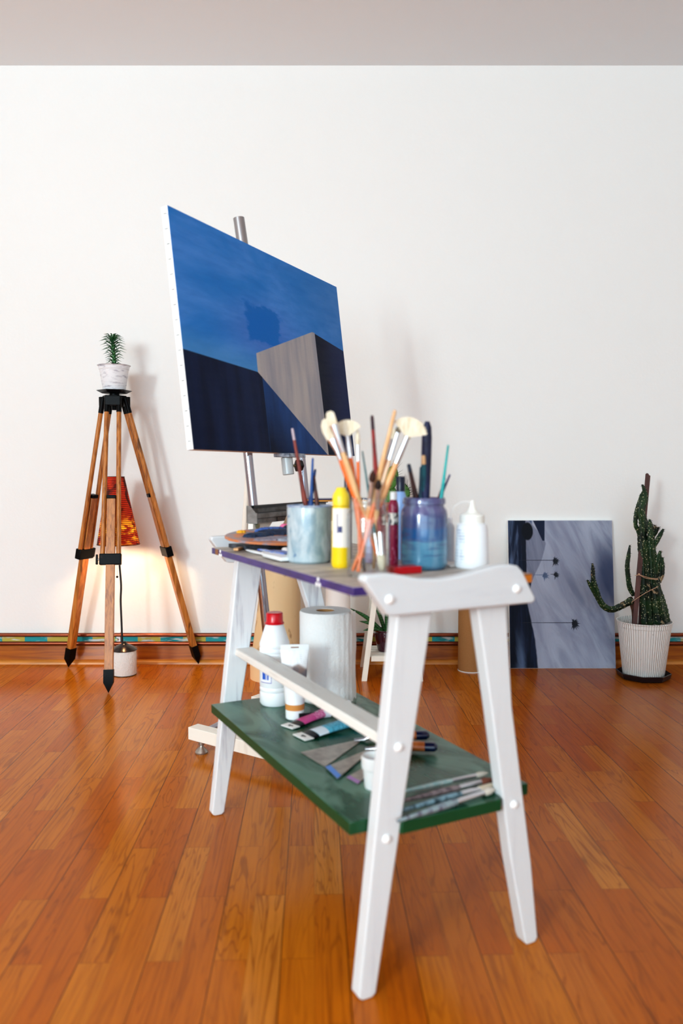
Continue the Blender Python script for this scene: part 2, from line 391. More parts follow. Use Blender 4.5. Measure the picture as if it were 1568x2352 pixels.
b0 = Vector((0, 2.78, .0)); b0.x = -(pn.dot(b0 - cam0)) / pn.x
MB().tube([b1, b0], [.0085, .0115], 16).done('rear_strut', M_cream, ez, shift=sh)
MB().box((-.05, -.022, -.012), (.05, .028, -.0005), M=frame(dh, nn, up, CC)).done('rest_plate', mat('scuffed_plate', fn=streak('#aab0bb', '#5b6272', (60, 60, 60)), rough=.4, metal=.5), ez, bevel=.001, shift=sh)
MB().tube([E(-.022, .004, -.012), E(-.022, .004, -.062)], .0165, 24).done('clamp_sleeve', mat('grey_enamel', '#b9bec0', rough=.25), ez, bevel=.002, shift=sh)
k0 = E(-.022, .004, -.036); kdir = (vD * .85 + dh * .3).normalized()
MB().tube([k0 + kdir * .015, k0 + kdir * .030], .0035, 12).done('clamp_screw', M_brass, ez, shift=sh)
MB().tube([k0 + kdir * .027, k0 + kdir * .033, k0 + kdir * .046], [.006, .0175, .0155], 20, star=(6, .07)).done('clamp_knob', M_blackp, ez, shift=sh)
# easel tray, along dh
t0 = CC + nn * .047 + dh * -.254; TM = frame(dh, -nn, Vector((0, 0, 1)), Vector((t0.x, t0.y, 0)))
gz = .713
et = thing('easel_tool_tray', 'grey open tool tray with black rim clamped to the easel tubes', 'tray', (t0.x, t0.y, gz))
es = -Vector((t0.x, t0.y, gz))
M_gtray = mat('grey_metal', fn=streak('#8d8a88', '#6c6764', (10, 30, 30)), rough=.45, metal=.4)
Lt = .46
MB().box((0, 0, gz + .0), (Lt, .032, gz + .004), M=TM).done('tray_floor', M_gtray, et, shift=es)
MB().box((0, .029, gz + .004), (Lt, .032, gz + .046), M=TM).done('tray_back', M_gtray, et, shift=es)
MB().box((0, 0, gz + .004), (Lt, .003, gz + .027), M=TM).done('tray_front', M_gtray, et, bevel=.0008, shift=es)
MB().box((0, -.001, gz + .027), (Lt, .006, gz + .0285), M=TM).done('front_lip', M_blackp, et, shift=es)
MB().box((.02, .022, gz + .0385), (Lt, .0285, gz + .0455), M=TM).done('black_rim', M_blackp, et, shift=es)
MB().prism([(0, .004), (.032, .004), (.032, .046), (.022, .046), (.006, .029), (0, .028)], TM @ Matrix(((0, 0, 1, 0), (1, 0, 0, 0), (0, 1, 0, gz), (0, 0, 0, 1))), .003).done('end_panel', M_gtray, et, shift=es)
MB().box((.1, -.002, gz + .002), (.102, .0, gz + .012), M=TM).done('divider_seam', M_blackp, et, shift=es)
MB().box((-.0, -.002, gz + .0125), (Lt, -.0005, gz + .0135), M=TM).done('seam_line', M_blackp, et, shift=es)
# wooden bracket below with bolt, and brown board
br = thing('wooden_bracket', 'cream wooden bracket with round bolt under the easel tool tray', 'bracket', (t0.x, t0.y, gz - .016))
bs = -Vector((t0.x, t0.y, gz - .016))
MB().prism([(-.002, .694), (.08, .697), (.10, .7125), (-.002, .7125)], TM @ Matrix(((1, 0, 0, 0), (0, 0, 1, .012), (0, 1, 0, 0), (0, 0, 0, 1))), .014).done('bracket_board', M_cream, br, bevel=.001, shift=bs)
bp = TM @ Vector((.018, .011, .706))
MB().tube([bp, bp + nn * .004], .0075, 20).done('bolt', M_brass, br, bevel=.001, shift=bs)
o = MB().prism([(.088, .697), (.40, .700), (.43, .734), (.118, .730)], TM @ Matrix(((1, 0, 0, 0), (0, 0, 1, -.03), (0, 1, 0, 0), (0, 0, 0, 1))), .009).done('brown_board', mat('brown_board', fn=streak('#a5856b', '#846650', (10, 10, 40)), rough=.6), bevel=.001)
tag(o, 'brown wooden board leaning between the tool tray and the palette', 'board')
bk = TM @ Vector((.30, -.03, 0))
q = thing('sketchbook', 'thin sketchbook with dark blue cover and orange edge behind the yellow bottle', 'book', (bk.x, bk.y, gz + .0460), math.radians(12))
MB().box((-.02, .03, .0), (.16, .11, .005)).done('pages', mat('orange_edge', '#c98b3e', rough=.6), q)
MB().box((-.021, .028, .005), (.161, .111, .008)).done('cover', pl('#1f2a5c'), q, bevel=.0008)

# ------------------------------------------------------------------ wooden tripod
hd = Vector((-.930, 3.285, 0))
tp = thing('surveyor_tripod', 'old wooden surveyor tripod with black iron fittings', 'tripod', hd)
ts = -hd
feet = [atz(249, 1592, 0), atz(157, 1533, 0), atz(456, 1526, 0)]
zt = 1.150
def tleg(foot, clampz, knobside, fr=.62):
    out = (foot - hd); out.z = 0; out.normalize(); side = Vector((-out.y, out.x, 0))
    top = hd + out * .045 + Vector((0, 0, zt - .03)); bot = foot + Vector((0, 0, 0))
    ax = (bot - top).normalized(); L = (bot - top).length; nrm = side.cross(ax)
    P = lambda t, s=0, n=0: top + ax * t + side * s + nrm * n
    Lg = bpy.data.objects.new('leg', None); C.objects.link(Lg); Lg.parent = tp
    tc = (zt - .03 - clampz) / (-ax.z)          # distance to clamp
    for s in (-1, 1):
        MB().tube([P(.02, s * .024), P(tc * .5, s * .0265), P(tc, s * .031)], .0094, 16).done('dowel', M_oak, Lg, shift=ts)
        MB().tube([P(-.03, s * .024), P(.035, s * .024)], .0105, 16).done('socket', M_black, Lg, shift=ts, bevel=.001)
    w, d = .0165, .012
    M = frame(side, nrm, ax, top)
    MB().box((-w, -d, tc * fr), (w, d, L - .085), M=M).done('sliding_bar', M_oak, Lg, bevel=.0012, shift=ts)
    MB().box((-w, -d * 1.15, tc * fr - .014), (w, d * 1.15, tc * fr), M=M).done('bar_cap', M_black, Lg, bevel=.001, shift=ts)
    MB().box((-.0415, -.014, tc - .02), (.0415, .014, tc + .024), M=M).done('clamp', M_black, Lg, bevel=.003, shift=ts)
    ks = side * knobside
    c = P(tc + .002)
    MB().tube([c + ks * .04, c + ks * .055], .004, 12).done('clamp_screw', M_steel, Lg, shift=ts)
    MB().box((.052 * knobside - .004, -.006, tc - .018), (.052 * knobside + .004, .006, tc + .022), M=M).done('wing_nut', M_black, Lg, bevel=.002, shift=ts)
    a = L - .085
    V = [(-w - .002, -d - .002, a - .004), (w + .002, -d - .002, a - .004), (w + .002, d + .002, a - .004), (-w - .002, d + .002, a - .004),
         (-w - .002, -d - .002, a + .045), (w + .002, -d - .002, a + .045), (w + .002, d + .002, a + .045), (-w - .002, d + .002, a + .045), (0, 0, L)]
    MB().hull([M @ Vector(v) for v in V], ((3, 2, 1, 0), (0, 1, 5, 4), (1, 2, 6, 5), (2, 3, 7, 6), (3, 0, 4, 7), (4, 5, 8), (5, 6, 8), (6, 7, 8), (7, 4, 8))).done('iron_tip', M_black, Lg, shift=ts, smooth=20)
cz = [atY(247, 1287, 3.06).z, atY(203, 1270, 3.36).z, atY(386, 1264, 3.40).z]
tleg(feet[0], cz[0], -1); tleg(feet[1], cz[1], -1); tleg(feet[2], cz[2], 1)
MB().lathe([(0, -.052), (.012, -.052), (.014, -.03), (.02, -.028), (.03, -.022), (.046, -.008), (.05, 0), (.05, .006), (0, .006)], hd + Vector((0, 0, zt)), 6).done('tripod_head', M_black, tp, bevel=.002, shift=ts)
for k in range(3):
    out = (feet[k] - hd); out.z = 0; out.normalize(); side = Vector((-out.y, out.x, 0))
    MB().box((-.03, -.006, -.036), (.03, .012, .002), M=frame(side, out, Vector((0, 0, 1)), hd + out * .045 + Vector((0, 0, zt)))).done('hinge_bracket', M_black, tp, bevel=.002, shift=ts)
MB().lathe([(0, .006), (.02, .006), (.02, .014), (0, .014)], hd + Vector((0, 0, zt)), 20).done('mounting_plate', M_black, tp, shift=ts)
# saucer + pot + plant
z1 = zt + .0145
sa = MB().lathe([(0, 0), (.048, 0), (.071, .012), (.069, .0135), (.046, .004), (0, .004)], n=6).done('plant_saucer', M_blackp, smooth=0)
sa.location = hd + Vector((0, 0, z1)); sa.rotation_euler = (0, 0, .3)
tag(sa, 'black hexagonal saucer on top of the wooden tripod', 'saucer')
M_potp = mat('painted_pot', fn=streak('#ecebee', '#9b96a3', (25, 25, 90), .5, .75), rough=.5)
pp = thing('spiky_potted_plant', 'small spiky green plant in a white-washed pot on the tripod', 'plant', hd + Vector((0, 0, z1 + .0045)))
MB().lathe([(0, 0), (.043, 0), (.044, .003), (.058, .092), (.060, .093), (.0625, .106), (.0655, .108), (.066, .1095), (.064, .1095), (.061, .106), (.057, .095), (.055, .088), (0, .088)], n=48).done('pot', M_potp, pp)
MB().lathe([(.0645, .1085), (.0668, .1095), (.0645, .1105)], n=48).done('pot_rim', mat('mauve_rim', '#6b4a58', rough=.5), pp)
MB().lathe([(0, .096), (.03, .0955), (.0575, .094), (.0575, .089), (0, .089)], n=32).done('soil', mat('soil', fn=streak('#2f2019', '#59463a', (200, 200, 200)), rough=.95), pp)
M_leafd = mat('spiky_leaf', fn=streak('#2f6b3a', '#123f28', (60, 60, 60)), rough=.4)
M_leafl = mat('young_leaf', '#6fae3f', rough=.4)
stem = bez([(0, 0, .09), (.001, 0, .13), (-.002, 0, .17), (-.004, 0, .205), (-.003, 0, .222)], 12)
MB().tube(stem, [.0075] * 4 + [.007] * 5 + [.006, .005, .004, .002], 10, star=(5, .15)).done('stem', mat('plant_stem', '#3f7a34', rough=.5), pp)
mb = MB()
for i in range(96):
    t = i / 95; k = t * 11.9; p = lerp(stem[int(k)], stem[min(int(k) + 1, 12)], k % 1) if t > 0 else stem[0]
    if p.z < .108: p = Vector((p.x, p.y, .112))
    a = i * 2.399; L = (.018 + .034 * math.sin(min(t * 1.25, 1) * PI * .62)) * random.uniform(.85, 1.1) * (1 if t < .92 else .7)
    o = Vector((math.cos(a), math.sin(a), 0)); rise = .2 + .9 * t ** 6
    mb.tube([p + o * .005, p + o * L * .55 + Vector((0, 0, L * (.16 + rise * .35))), p + o * L + Vector((0, 0, L * (-.05 + rise * .5)))], [.0026, .0030, .0004], 6, flat=.5)
mb.done('leaves', M_leafd, pp)

# ------------------------------------------------------------------ floor lamp
lb = atz(286, 1549, 0)
lp = thing('floor_lamp', 'floor lamp with white cylinder base and red striped cone shade behind the tripod', 'lamp', lb)
M_stucco = mat('rough_white_base', '#efece8', rough=.85, bump=lambda g: g.noise((120, 120, 120), 3), bd=.003)
rb = 27.5 / F * lb.y
MB().lathe([(0, .003), (rb * .97, .003), (rb, .006), (rb, .100), (rb * .98, .103), (0, .103)], n=48).done('base', M_stucco, lp)
MB().lathe([(0, 0), (rb * .96, 0), (rb * .96, .003), (0, .003)], n=48).done('foot_disc', M_blackp, lp)
MB().lathe([(rb + .003, .1035), (rb + .004, .106), (rb * .8, .117), (rb * .45, .126), (.012, .131), (.006, .14), (0, .141)], n=48).done('base_cover', mat('black_enamel', '#1a1718', rough=.22), lp)
ya = lb.y
pts = [atY(281, 1490, ya) , atY(279, 1430, ya), atY(277, 1380, ya), atY(278, 1345, ya), atY(275, 1305, ya), atY(271, 1250, ya), atY(269, 1180, ya), atY(267.5, 1110, ya)]
MB().tube(bez([p - lb for p in pts], 30), .0042, 12).done('stem', M_blackp, lp)
sc_t = atY(266, 1095, ya) - lb; sc_b = atY(272, 1250, ya) - lb
r_t, r_b = 19 / F * ya, 48 / F * ya
def shade_fn(g):
    x, y, z = g.xyz()
    st = g.m('SINE', (z + g.noise((9, 9, 9), 2) * .006) * 820.0)
    n = g.noise((14, 14, 11), 3, .55, 1.0); n2 = g.noise((22, 22, 40), 3, .6)
    hz = z - float(sc_b.z)
    hot = g.ss(.09, .0, g.m('ABSOLUTE', hz - .055)) * g.ss(.42, .62, n2)
    lit = g.mix(n2, hexc('#b81206'), hexc('#e0460c'))
    lit = g.mix(hot, lit, hexc('#ffb52a'))
    lit = g.mix(g.ss(.47, .60, n) * .88, lit, hexc('#1c0d08'))
    col = g.mix(g.ss(-.3, .6, st) * .72, lit, hexc('#1b0b07'))
    return {'Base Color': col, 'Emission Color': col, 'Emission Strength': .35 + hot * .9}
M_shade = mat('striped_shade', fn=shade_fn, rough=.8)
ax = (sc_t - sc_b)
def ring(c, r, n=48): return [c + Vector((math.cos(2 * PI * k / n) * r, math.sin(2 * PI * k / n) * r, 0)) for k in range(n)]
mb = MB(); n = 48
R = [ring(sc_b, r_b), ring(sc_t, r_t), ring(sc_t, r_t - .002), ring(sc_b, r_b - .002)]
mb.hull([p for r in R for p in r], [(a * n + k, a * n + (k + 1) % n, ((a + 1) % 4) * n + (k + 1) % n, ((a + 1) % 4) * n + k) for a in range(4) for k in range(n)])
mb.done('lamp_shade', M_shade, lp)
for c, r in ((sc_t, r_t), (sc_b, r_b)):
    MB().tube([p for p in ring(c, r)] + [ring(c, r)[0]], .0015, 6, cap=False).done('shade_trim', M_blackp, lp)
bulb = lb + sc_b + Vector((0, 0, .075))
MB().lathe([(0, -.03), (.018, -.022), (.026, 0), (.02, .022), (.012, .04), (.012, .06), (0, .06)], bulb - lb, 24).done('bulb', mat('lit_bulb', '#ffe2b0', emis='#ffd596', es=6), lp)
ch = atY(269, 1252, ya - .02) - lb; ch2 = atY(269, 1325, ya - .02) - lb
MB().tube([ch + Vector((0, 0, .03)), ch2], .0007, 6).done('pull_chain', M_brass, lp)
MB().lathe([(0, -.005), (.0035, -.0035), (.005, 0), (.0035, .0035), (0, .005)], ch2, 12).done('chain_bead', M_black, lp)

# ------------------------------------------------------------------ rolls against the wall
def on_floor(x, y): return atz(x, y, 0)
M_kraft = mat('kraft_card', fn=lambda g: g.mix(g.noise((500, 500, 500), 1), hexc('#b98a5a'), hexc('#a1713f')), rough=.8)
c0 = Vector((.548 + (1076 - 1075) * .0018, 3.36, 0)); rr = .053
o = thing('cardboard_tube', 'tall brown cardboard tube standing left of the grey palm canvas', 'tube', c0)
MB().lathe([(rr, .003), (rr, .40), (rr - .004, .40), (rr - .004, .003), (rr, .003)], n=40).done('tube_wall', M_kraft, o)
MB().lathe([(0, 0), (rr + .001, 0), (rr + .001, .004), (0, .004)], n=40).done('end_cap', M_whitepl, o)
c0 = on_floor(632, 1555)
M_ply = mat('stained_paper_roll', fn=lambda g: g.mix(g.ss(.6, .7, g.noise((22, 22, 11), 4)) * .55, g.mix(g.noise((10, 10, 2), 3), hexc('#ecd2aa'), hexc('#d3b184')), hexc('#8a5a34')), rough=.6)
o = thing('paper_cone_roll', 'wide stained beige paper roll standing behind the easel tubes', 'roll', c0)
k = c0.y / F
lt = 46 * k
prof = [(58 * k, 0), (58 * k, .0), (57 * k, .1), (43 * k, .47), (40 * k, .52), (40 * k - .004, .52), (56 * k - .004, .1), (56 * k - .004, .002)]
mb = MB().lathe(prof, n=48)
for v in mb.bm.verts: v.co.x += v.co.z * .058
mb.done('roll_body', M_ply, o)
mb = MB().lathe([(58.2 * k, .0), (58.4 * k, .10)], n=48).done('pale_base_band', mat('pale_peach', '#f3cfa2', rough=.6), o)
c0 = on_floor(776, 1560)
o = thing('white_paper_roll', 'white paper roll standing on the floor behind the kitchen towel', 'roll', c0)
MB().lathe([(.05, 0), (.05, .5), (.022, .5), (.022, 0), (.05, 0)], n=40).done('paper_body', mat('white_paper', '#f5efeb', rough=.8), o)
MB().lathe([(.021, .0), (.021, .505), (.019, .505), (.019, .0), (.021, 0)], n=30).done('card_core', M_kraft, o)

# ------------------------------------------------------------------ plant stool with two plants
fl = atz(834, 1565, 0); fr_ = atz(968, 1566, 0); rl = atz(824, 1531, 0)
cxs = (fl.x + fr_.x) / 2; wy = rl.y - fl.y - .01; ww = (fr_.x - fl.x) / 2
st = thing('plant_stool', 'small white wooden stool with splayed legs and a low shelf', 'stool', (cxs, fl.y, 0))
Hs = .62
for sx in (-1, 1):
    for sy in (0, 1):
        x0, y0 = sx * (ww - .004), .01 + sy * wy; x1, y1 = sx * (ww - .085), .055 + sy * (wy - .09)
        w = .011
        V = [(x0 - w, y0 - w, 0), (x0 + w, y0 - w, 0), (x0 + w, y0 + w, 0), (x0 - w, y0 + w, 0), (x1 - w, y1 - w, Hs), (x1 + w, y1 - w, Hs), (x1 + w, y1 + w, Hs), (x1 - w, y1 + w, Hs)]
        MB().hull(V, ((0, 3, 2, 1), (4, 5, 6, 7), (0, 1, 5, 4), (1, 2, 6, 5), (2, 3, 7, 6), (3, 0, 4, 7))).done('leg', M_cream, st, bevel=.001)
zsf = .098; xx = ww - .02
MB().box((-xx + .012, .02, zsf - .022), (xx - .012, .036, zsf)).done('front_rail', M_cream, st, bevel=.001)
MB().box((-xx + .012, wy - .03, zsf - .022), (xx - .012, wy - .014, zsf)).done('rear_rail', M_cream, st, bevel=.001)
for sx in (-1, 1): MB().box((sx * xx - .006, .036, zsf - .022), (sx * xx + .006, wy - .03, zsf)).done('side_rail', M_cream, st, bevel=.001)
for i in range(4):
    y0 = .037 + i * (wy - .067) / 4
    MB().box((-xx + .007, y0, zsf - .008), (xx - .007, y0 + (wy - .067) / 4 - .004, zsf)).done('shelf_slat', M_cream, st, bevel=.001)
MB().box((-ww + .05, .03, Hs), (ww - .05, wy - .02, Hs + .018)).done('stool_top', M_cream, st, bevel=.003)
# snake plant
pc = Vector((cxs + (892 - 901) / F * 3.25, fl.y + .12, zsf + .001))
sn = thing('snake_plant', 'banded snake plant in a glossy maroon pot on the low stool shelf', 'plant', pc)
MB().lathe([(0, 0), (.036, 0), (.038, .003), (.048, .045), (.052, .07), (.050, .082), (.053, .088), (.050, .09), (.047, .082), (.047, .07), (0, .07)], n=40).done('pot', mat('maroon_glaze', '#3b0a22', rough=.12, coat=.6), sn)
MB().lathe([(0, .078), (.045, .076), (.045, .07), (0, .07)], n=24).done('soil', MATS['soil'], sn)
def snake_fn(g):
    x, y, z = g.xyz(); n = g.noise((30, 30, 30), 3)
    b = g.ss(.2, .8, g.m('SINE', (g.m('SQRT', x * x + y * y + z * z) + n * .01) * 620.0))
    return g.mix(b * .75, hexc('#356b35'), hexc('#123021'))
M_snake = mat('snake_leaf', fn=snake_fn, rough=.45)
for dx, dy, dz, L in ((-.155, -.01, .105, 1), (-.115, .02, .045, 1), (-.10, -.03, .015, 1), (-.07, .03, .165, 1), (.0, .02, .17, 1), (.06, -.02, .13, 1), (.10, .02, .06, 1)):
    b = Vector((dx * .08, dy * .2, .075)); e = Vector((dx, dy, .075 + dz)); m = (b + e) / 2 + Vector((0, 0, .012))
    MB().tube(bez([b, m, e], 10), [.006, .0105, .0115, .012, .012, .0115, .0105, .009, .0065, .004, .0008], 10, flat=.75).done('leaf', M_snake, sn)
# cactus on top of stool
cc = Vector((cxs + .012, fl.y + .12, Hs + .0185))
cp = thing('prickly_cactus', 'green spiny cactus on the stool behind the jars of brushes', 'cactus', cc)
MB().lathe([(0, 0), (.04, 0), (.052, .07), (.056, .072), (.056, .082), (.05, .082), (.048, .072), (0, .07)], n=36).done('pot', mat('terracotta', '#a5603c', rough=.8), cp)
M_cact = mat('cactus_green', fn=lambda g: g.mix(g.ss(.62, .7, g.noise((90, 90, 90), 1)), hexc('#5d8f45'), hexc('#1d2f18')), rough=.5)
def pad(c, rx, rz, tilt, name='pad'):
    M = Matrix.Translation(c) @ Matrix.Rotation(tilt, 4, 'Y')
    prof = [(0, -rz)] + [(rx * math.cos(a), rz * math.sin(a)) for a in [(-PI / 2) + PI * i / 12 for i in range(1, 12)]] + [(0, rz)]
    MB().lathe(prof, n=28, M=M, sc=(1, .45)).done(name, M_cact, cp)
    mb = MB()
    for i in range(34):
        a = random.uniform(-PI, PI); e = random.uniform(-.4, 1.4)
        d = Vector((math.cos(a) * math.cos(e), -.45 * abs(math.sin(a)) * math.cos(e), math.sin(e)))
        p = M @ Vector((d.x * rx, d.y * rx, d.z * rz)); dd = (M.to_3x3() @ Vector((d.x, d.y * 1.5, d.z)) + Vector((random.uniform(-.4, .4), 0, random.uniform(-.4, .4)))).normalized()
        mb.tube([p, p + dd * random.uniform(.02, .04)], [.0006, .0002], 4)
    mb.done('spines', mat('dark_spines', '#2a1c1c', rough=.6), cp)
zc = atY(918, 1098, cc.y).z - cc.z
pad(Vector((-.012, 0, zc)), .030, .05, .15); pad(Vector((-.015, .01, .10)), .036, .05, -.1); pad(Vector((.04, 0, .10)), .022, .05, .25)
pad(Vector((.045, 0, zc - .055)), .02, .035, -.3)

# ------------------------------------------------------------------ grey palm canvas
gx0, gx1 = atY(1171, 1536, 3.39).x, atY(1414, 1537, 3.39).x
gw = gx1 - gx0; topY = WY - .021; gh_z = atY(1285, 1195, topY).z
vec_up = Vector((0.0, topY - 3.39, gh_z)); gh = vec_up.length; vu = vec_up.normalized()
GM = frame(Vector((1, 0, 0)), Vector((0, vu.z, -vu.y)), vu).to_3x3()
def paint2(g):
    x, y, z = g.xyz(); s = x / gw; t = z / gh
    dg = g.noise((3, 1, 3), 4, .6, .4, v=g.vec(x * 3.2 + z * 1.1, 0.0, z * .7 - x * .2))
    str_ = g.noise((13, 1, 3), 5, .6, 1.2, v=g.vec(x + z * .45, 0.0, z))
    vs = g.noise((30, 1, 3), 4, .65, .6)
    sky = g.mix(g.ss(.3, .72, str_), hexc('#7c8298'), hexc('#aab0c2'))
    sky = g.mix(g.ss(.36, .62, dg) * .5, sky, hexc('#9da2b6'))
    bl = g.ss(.34, .05, g.m('SQRT', (s - .95) * (s - .95) * 2.4 + (t - .62) * (t - .62) * 1.1) + (dg - .5) * .2)
    sky = g.mix(bl * .9, sky, hexc('#3f4a6a'))
    dark = g.mix(g.ss(.4, .7, vs), hexc('#131c32'), hexc('#64779a'))
    black = g.mix(g.ss(.45, .8, vs), hexc('#0f1728'), hexc('#222f4c'))
    isl = g.mix(g.ss(.3, .8, str_), hexc('#5a5f74'), hexc('#8a8fa3'))
    col = sky
    n = (g.noise((12, 1, 14), 3) - .5) * .02
    xs = s + n
    col = g.mix(g.poly(xs, t, [(0, .40), (.215, .40), (.22, .58), (.355, 1.01), (0, 1.01)], .006), col, dark)
    col = g.mix(g.poly(xs, t, [(.17, .58), (.22, .58), (.32, .73), (.36, .84), (.34, .88), (.2, 1.0), (.17, 1.0)], .005), col, isl)
    col = g.mix(g.poly(s, t, [(.35, .86), (.355, 1.01), (.235, 1.01), (.33, .86)], .004), col, hexc('#1d2740'))
    col = g.mix(g.poly(xs, t, [(.14, .5), (.175, .5), (.17, .86), (.15, 1.0), (.12, 1.0)], .008), col, hexc('#141b2c'))
    col = g.mix(g.ss(.06, .048, g.m('SQRT', (s - .185) * (s - .185) + (t - .925) * (t - .925) * .8) + n), col, hexc('#10151f'))
    col = g.mix(g.poly(xs, t, [(-.1, -.1), (.29, -.1), (.275, .1), (.23, .25), (.2, .45), (-.1, .45)], .008), col, black)
    col = g.mix(g.ss(.07, .0, g.m('ABSOLUTE', s - .09 + (dg - .5) * .2)) * g.ss(.3, .05, t) * .6, col, hexc('#6d84a8'))
    return col
M_p2 = mat('palm_painting', fn=paint2, rough=.6, spec=.2, bump=lambda g: g.noise((600, 600, 600), 1), bd=.0004)
gc = thing('leaning_canvas', 'grey sideways palm-tree painting leaning on the wall beside the cactus', 'painting', (gx0, 3.39, .0), GM)
MB().box((0, -.0, 0), (gw, .018, gh)).done('canvas_body', M_canvas, gc, bevel=.001)
MB().box((.001, -.0006, .001), (gw - .0005, 0, gh - .001)).done('painted_face', M_p2, gc)
mb = MB()
def palm(t, s0, s1, r, n=26):
    z = t * gh; PM = Matrix(((1, 0, 0, 0), (0, 0, 1, -.0011), (0, 1, 0, 0), (0, 0, 0, 1)))
    mb.prism([(s0 * gw, z - .0008), (s1 * gw, z - .0014), (s1 * gw, z + .0014), (s0 * gw, z + .0008)], PM, .0003)
    for i in range(n):
        a = 2 * PI * i / n + random.uniform(-.1, .1); L = r * random.uniform(.6, 1.05) * (1.0 if math.cos(a) > -.5 else .5)
        c = Vector((s1 * gw + r * .35, z)); e = c + Vector((math.cos(a), math.sin(a) - .25)) * L; w = Vector((-math.sin(a), math.cos(a))) * r * .075
        m = c + (e - c) * .5
        mb.prism([tuple(c), tuple(m - w), tuple(e), tuple(m + w)], PM, .0003)
palm(.727, .10, .425, .025, 30); palm(.635, .20, .20, .001, 3); palm(.305, .13, .59, .029, 38); palm(.632, .40, .43, .021, 28)
mb.done('palm_silhouettes', pl('#131a2c', .6), gc)
mb = MB(); palm(.628, .22, .325, .024); mb.done('faded_palm', pl('#5f6f90', .6), gc)

# ------------------------------------------------------------------ tall cactus in ribbed pot
kc = Vector((atY(1478, 1500, 3.24).x, 3.24, 0))
ss_ = MB().lathe([(0, 0), (.092, 0), (.102, .004), (.108, .024), (.106, .026), (.098, .008), (0, .007)], n=8).done('pot_saucer', mat('dark_brown_plastic', '#20161a', rough=.3), smooth=0)
ss_.location = kc; ss_.rotation_euler = (0, 0, PI / 8); tag(ss_, 'dark octagonal saucer under the large white cactus pot', 'saucer')
cy_ = thing('tall_cactus', 'tall dark green branching cactus in a white ribbed pot by the wall', 'cactus', kc + Vector((0, 0, .008)))
mb = MB(); prof = [(0, 0), (.078, 0), (.081, .004), (.104, .205), (.106, .207), (.107, .222), (.110, .225), (.110, .229), (.106, .229), (.102, .21), (.098, .19), (0, .19)]
n = 96; mb.lathe(prof, n=n)
for v in mb.bm.verts:
    if .006 < v.co.z < .206:
        pass
mb.done('pot', mat('white_ribbed_pot', fn=lambda g: g.mix(g.ss(.72, .76, g.noise((60, 60, 50), 3)) * .5, hexc('#f3f0ec'), hexc('#6a625e')), rough=.5,
    bump=lambda g: g.m('ABSOLUTE', g.m('SINE', g.m('ARCTAN2', g.xyz()[1], g.xyz()[0]) * 32.0)), bd=.0035), cy_)
MB().lathe([(0, .196), (.099, .196), (.099, .19), (0, .19)], n=32).done('soil', MATS['soil'], cy_)
def cac_fn(g):
    a = g.noise((60, 60, 60), 1); b = g.noise((14, 14, 14), 3)
    v = g.new('ShaderNodeTexVoronoi'); v.inputs['Scale'].default_value = 115; g.nt.links.new(g.co(), v.inputs['Vector'])
    col = g.mix(g.ss(.4, .65, b), hexc('#1e3d1b'), hexc('#0c1d12'))
    col = g.mix(g.ss(.66, .7, b) * .8, col, hexc('#b79a78'))
    return g.mix(g.ss(.30, .16, X(g, v.outputs['Distance'])), col, hexc('#b9b48f'))
M_cac = mat('dark_cactus', fn=cac_fn, rough=.55)
M_spine = mat('dark_spines2', '#241a1c', rough=.6)
kz = cy_.location.copy()
def CP(x, y, dy=0): return atY(x, y, kc.y + dy) - kz
def branch(pts, rad, dy=0, name='branch', star=(4, .22), spines=True):
    if len(rad) <= 4 and pts[0][0] > 1490: rad = [q * 1.3 for q in rad]
    P = bez([CP(x, y, dy) for x, y in pts], max(14, 6 * len(pts)))
    R = []
    for i in range(len(P)):
        t = i / (len(P) - 1) * (len(rad) - 1); k = min(int(t), len(rad) - 2); R.append(lerp(rad[k], rad[k + 1], t - k) * kc.y / F * (1 + .05 * math.sin(i * 2.1)))
    mb = MB().tube(P, R, 16, star=star); mb.done(name, M_cac, cy_)
    if spines:
        mb = MB()
        for i in range(len(P) * 2):
            k = random.randrange(1, len(P)); a = random.uniform(0, 2 * PI); d = Vector((math.cos(a), -abs(math.sin(a)), random.uniform(-.2, .6))).normalized()
            p = P[k] + d * R[k]; mb.tube([p, p + d * random.uniform(.003, .008)], [.0006, .0002], 4)
        mb.done('spines', M_spine, cy_)
branch([(1490, 1432), (1487, 1380), (1484, 1330), (1482, 1290), (1478, 1255), (1474, 1228)], [15, 15, 14, 13, 12, 9], -.01, 'trunk')
branch([(1508, 1432), (1506, 1390), (1501, 1340), (1500, 1300), (1497, 1270), (1495, 1240), (1494, 1222)], [14, 13, 12, 10, 8, 7, 6], -.02, 'trunk')
branch([(1522, 1430), (1516, 1400), (1510, 1370), (1505, 1345)], [11, 11, 9, 6], -.04, 'trunk')
branch([(1472, 1240), (1466, 1220), (1459, 1205), (1461, 1180), (1467, 1160), (1474, 1140), (1478, 1128)], [5, 4.5, 4, 4.5, 5, 5, 3])
branch([(1476, 1230), (1475, 1200), (1472, 1170), (1479, 1150), (1482, 1138), (1478, 1122), (1474, 1113)], [7, 7, 8, 7, 4.5, 3.5, 1.5], -.015)
branch([(1485, 1225), (1481, 1200), (1476, 1180)], [7, 6, 3])
branch([(1474, 1150), (1471, 1142), (1472, 1134)], [4, 3.5, 1.5])
branch([(1494, 1240), (1495, 1222), (1493, 1205), (1491, 1193)], [5, 5, 3.5, 1.5], -.03)
branch([(1501, 1256), (1508, 1243), (1516, 1228), (1523, 1215)], [3, 3.5, 3.2, 1.5], -.02)
branch([(1497, 1230), (1504, 1222), (1508, 1216), (1513, 1211)], [4.5, 4, 3, 1.2], -.02)
branch([(1506, 1218), (1504, 1211), (1502, 1206)], [3, 2.5, 1], -.02)
branch([(1507, 1318), (1507, 1298), (1512, 1282), (1516, 1265)], [6, 6, 4.5, 1.5], -.03)
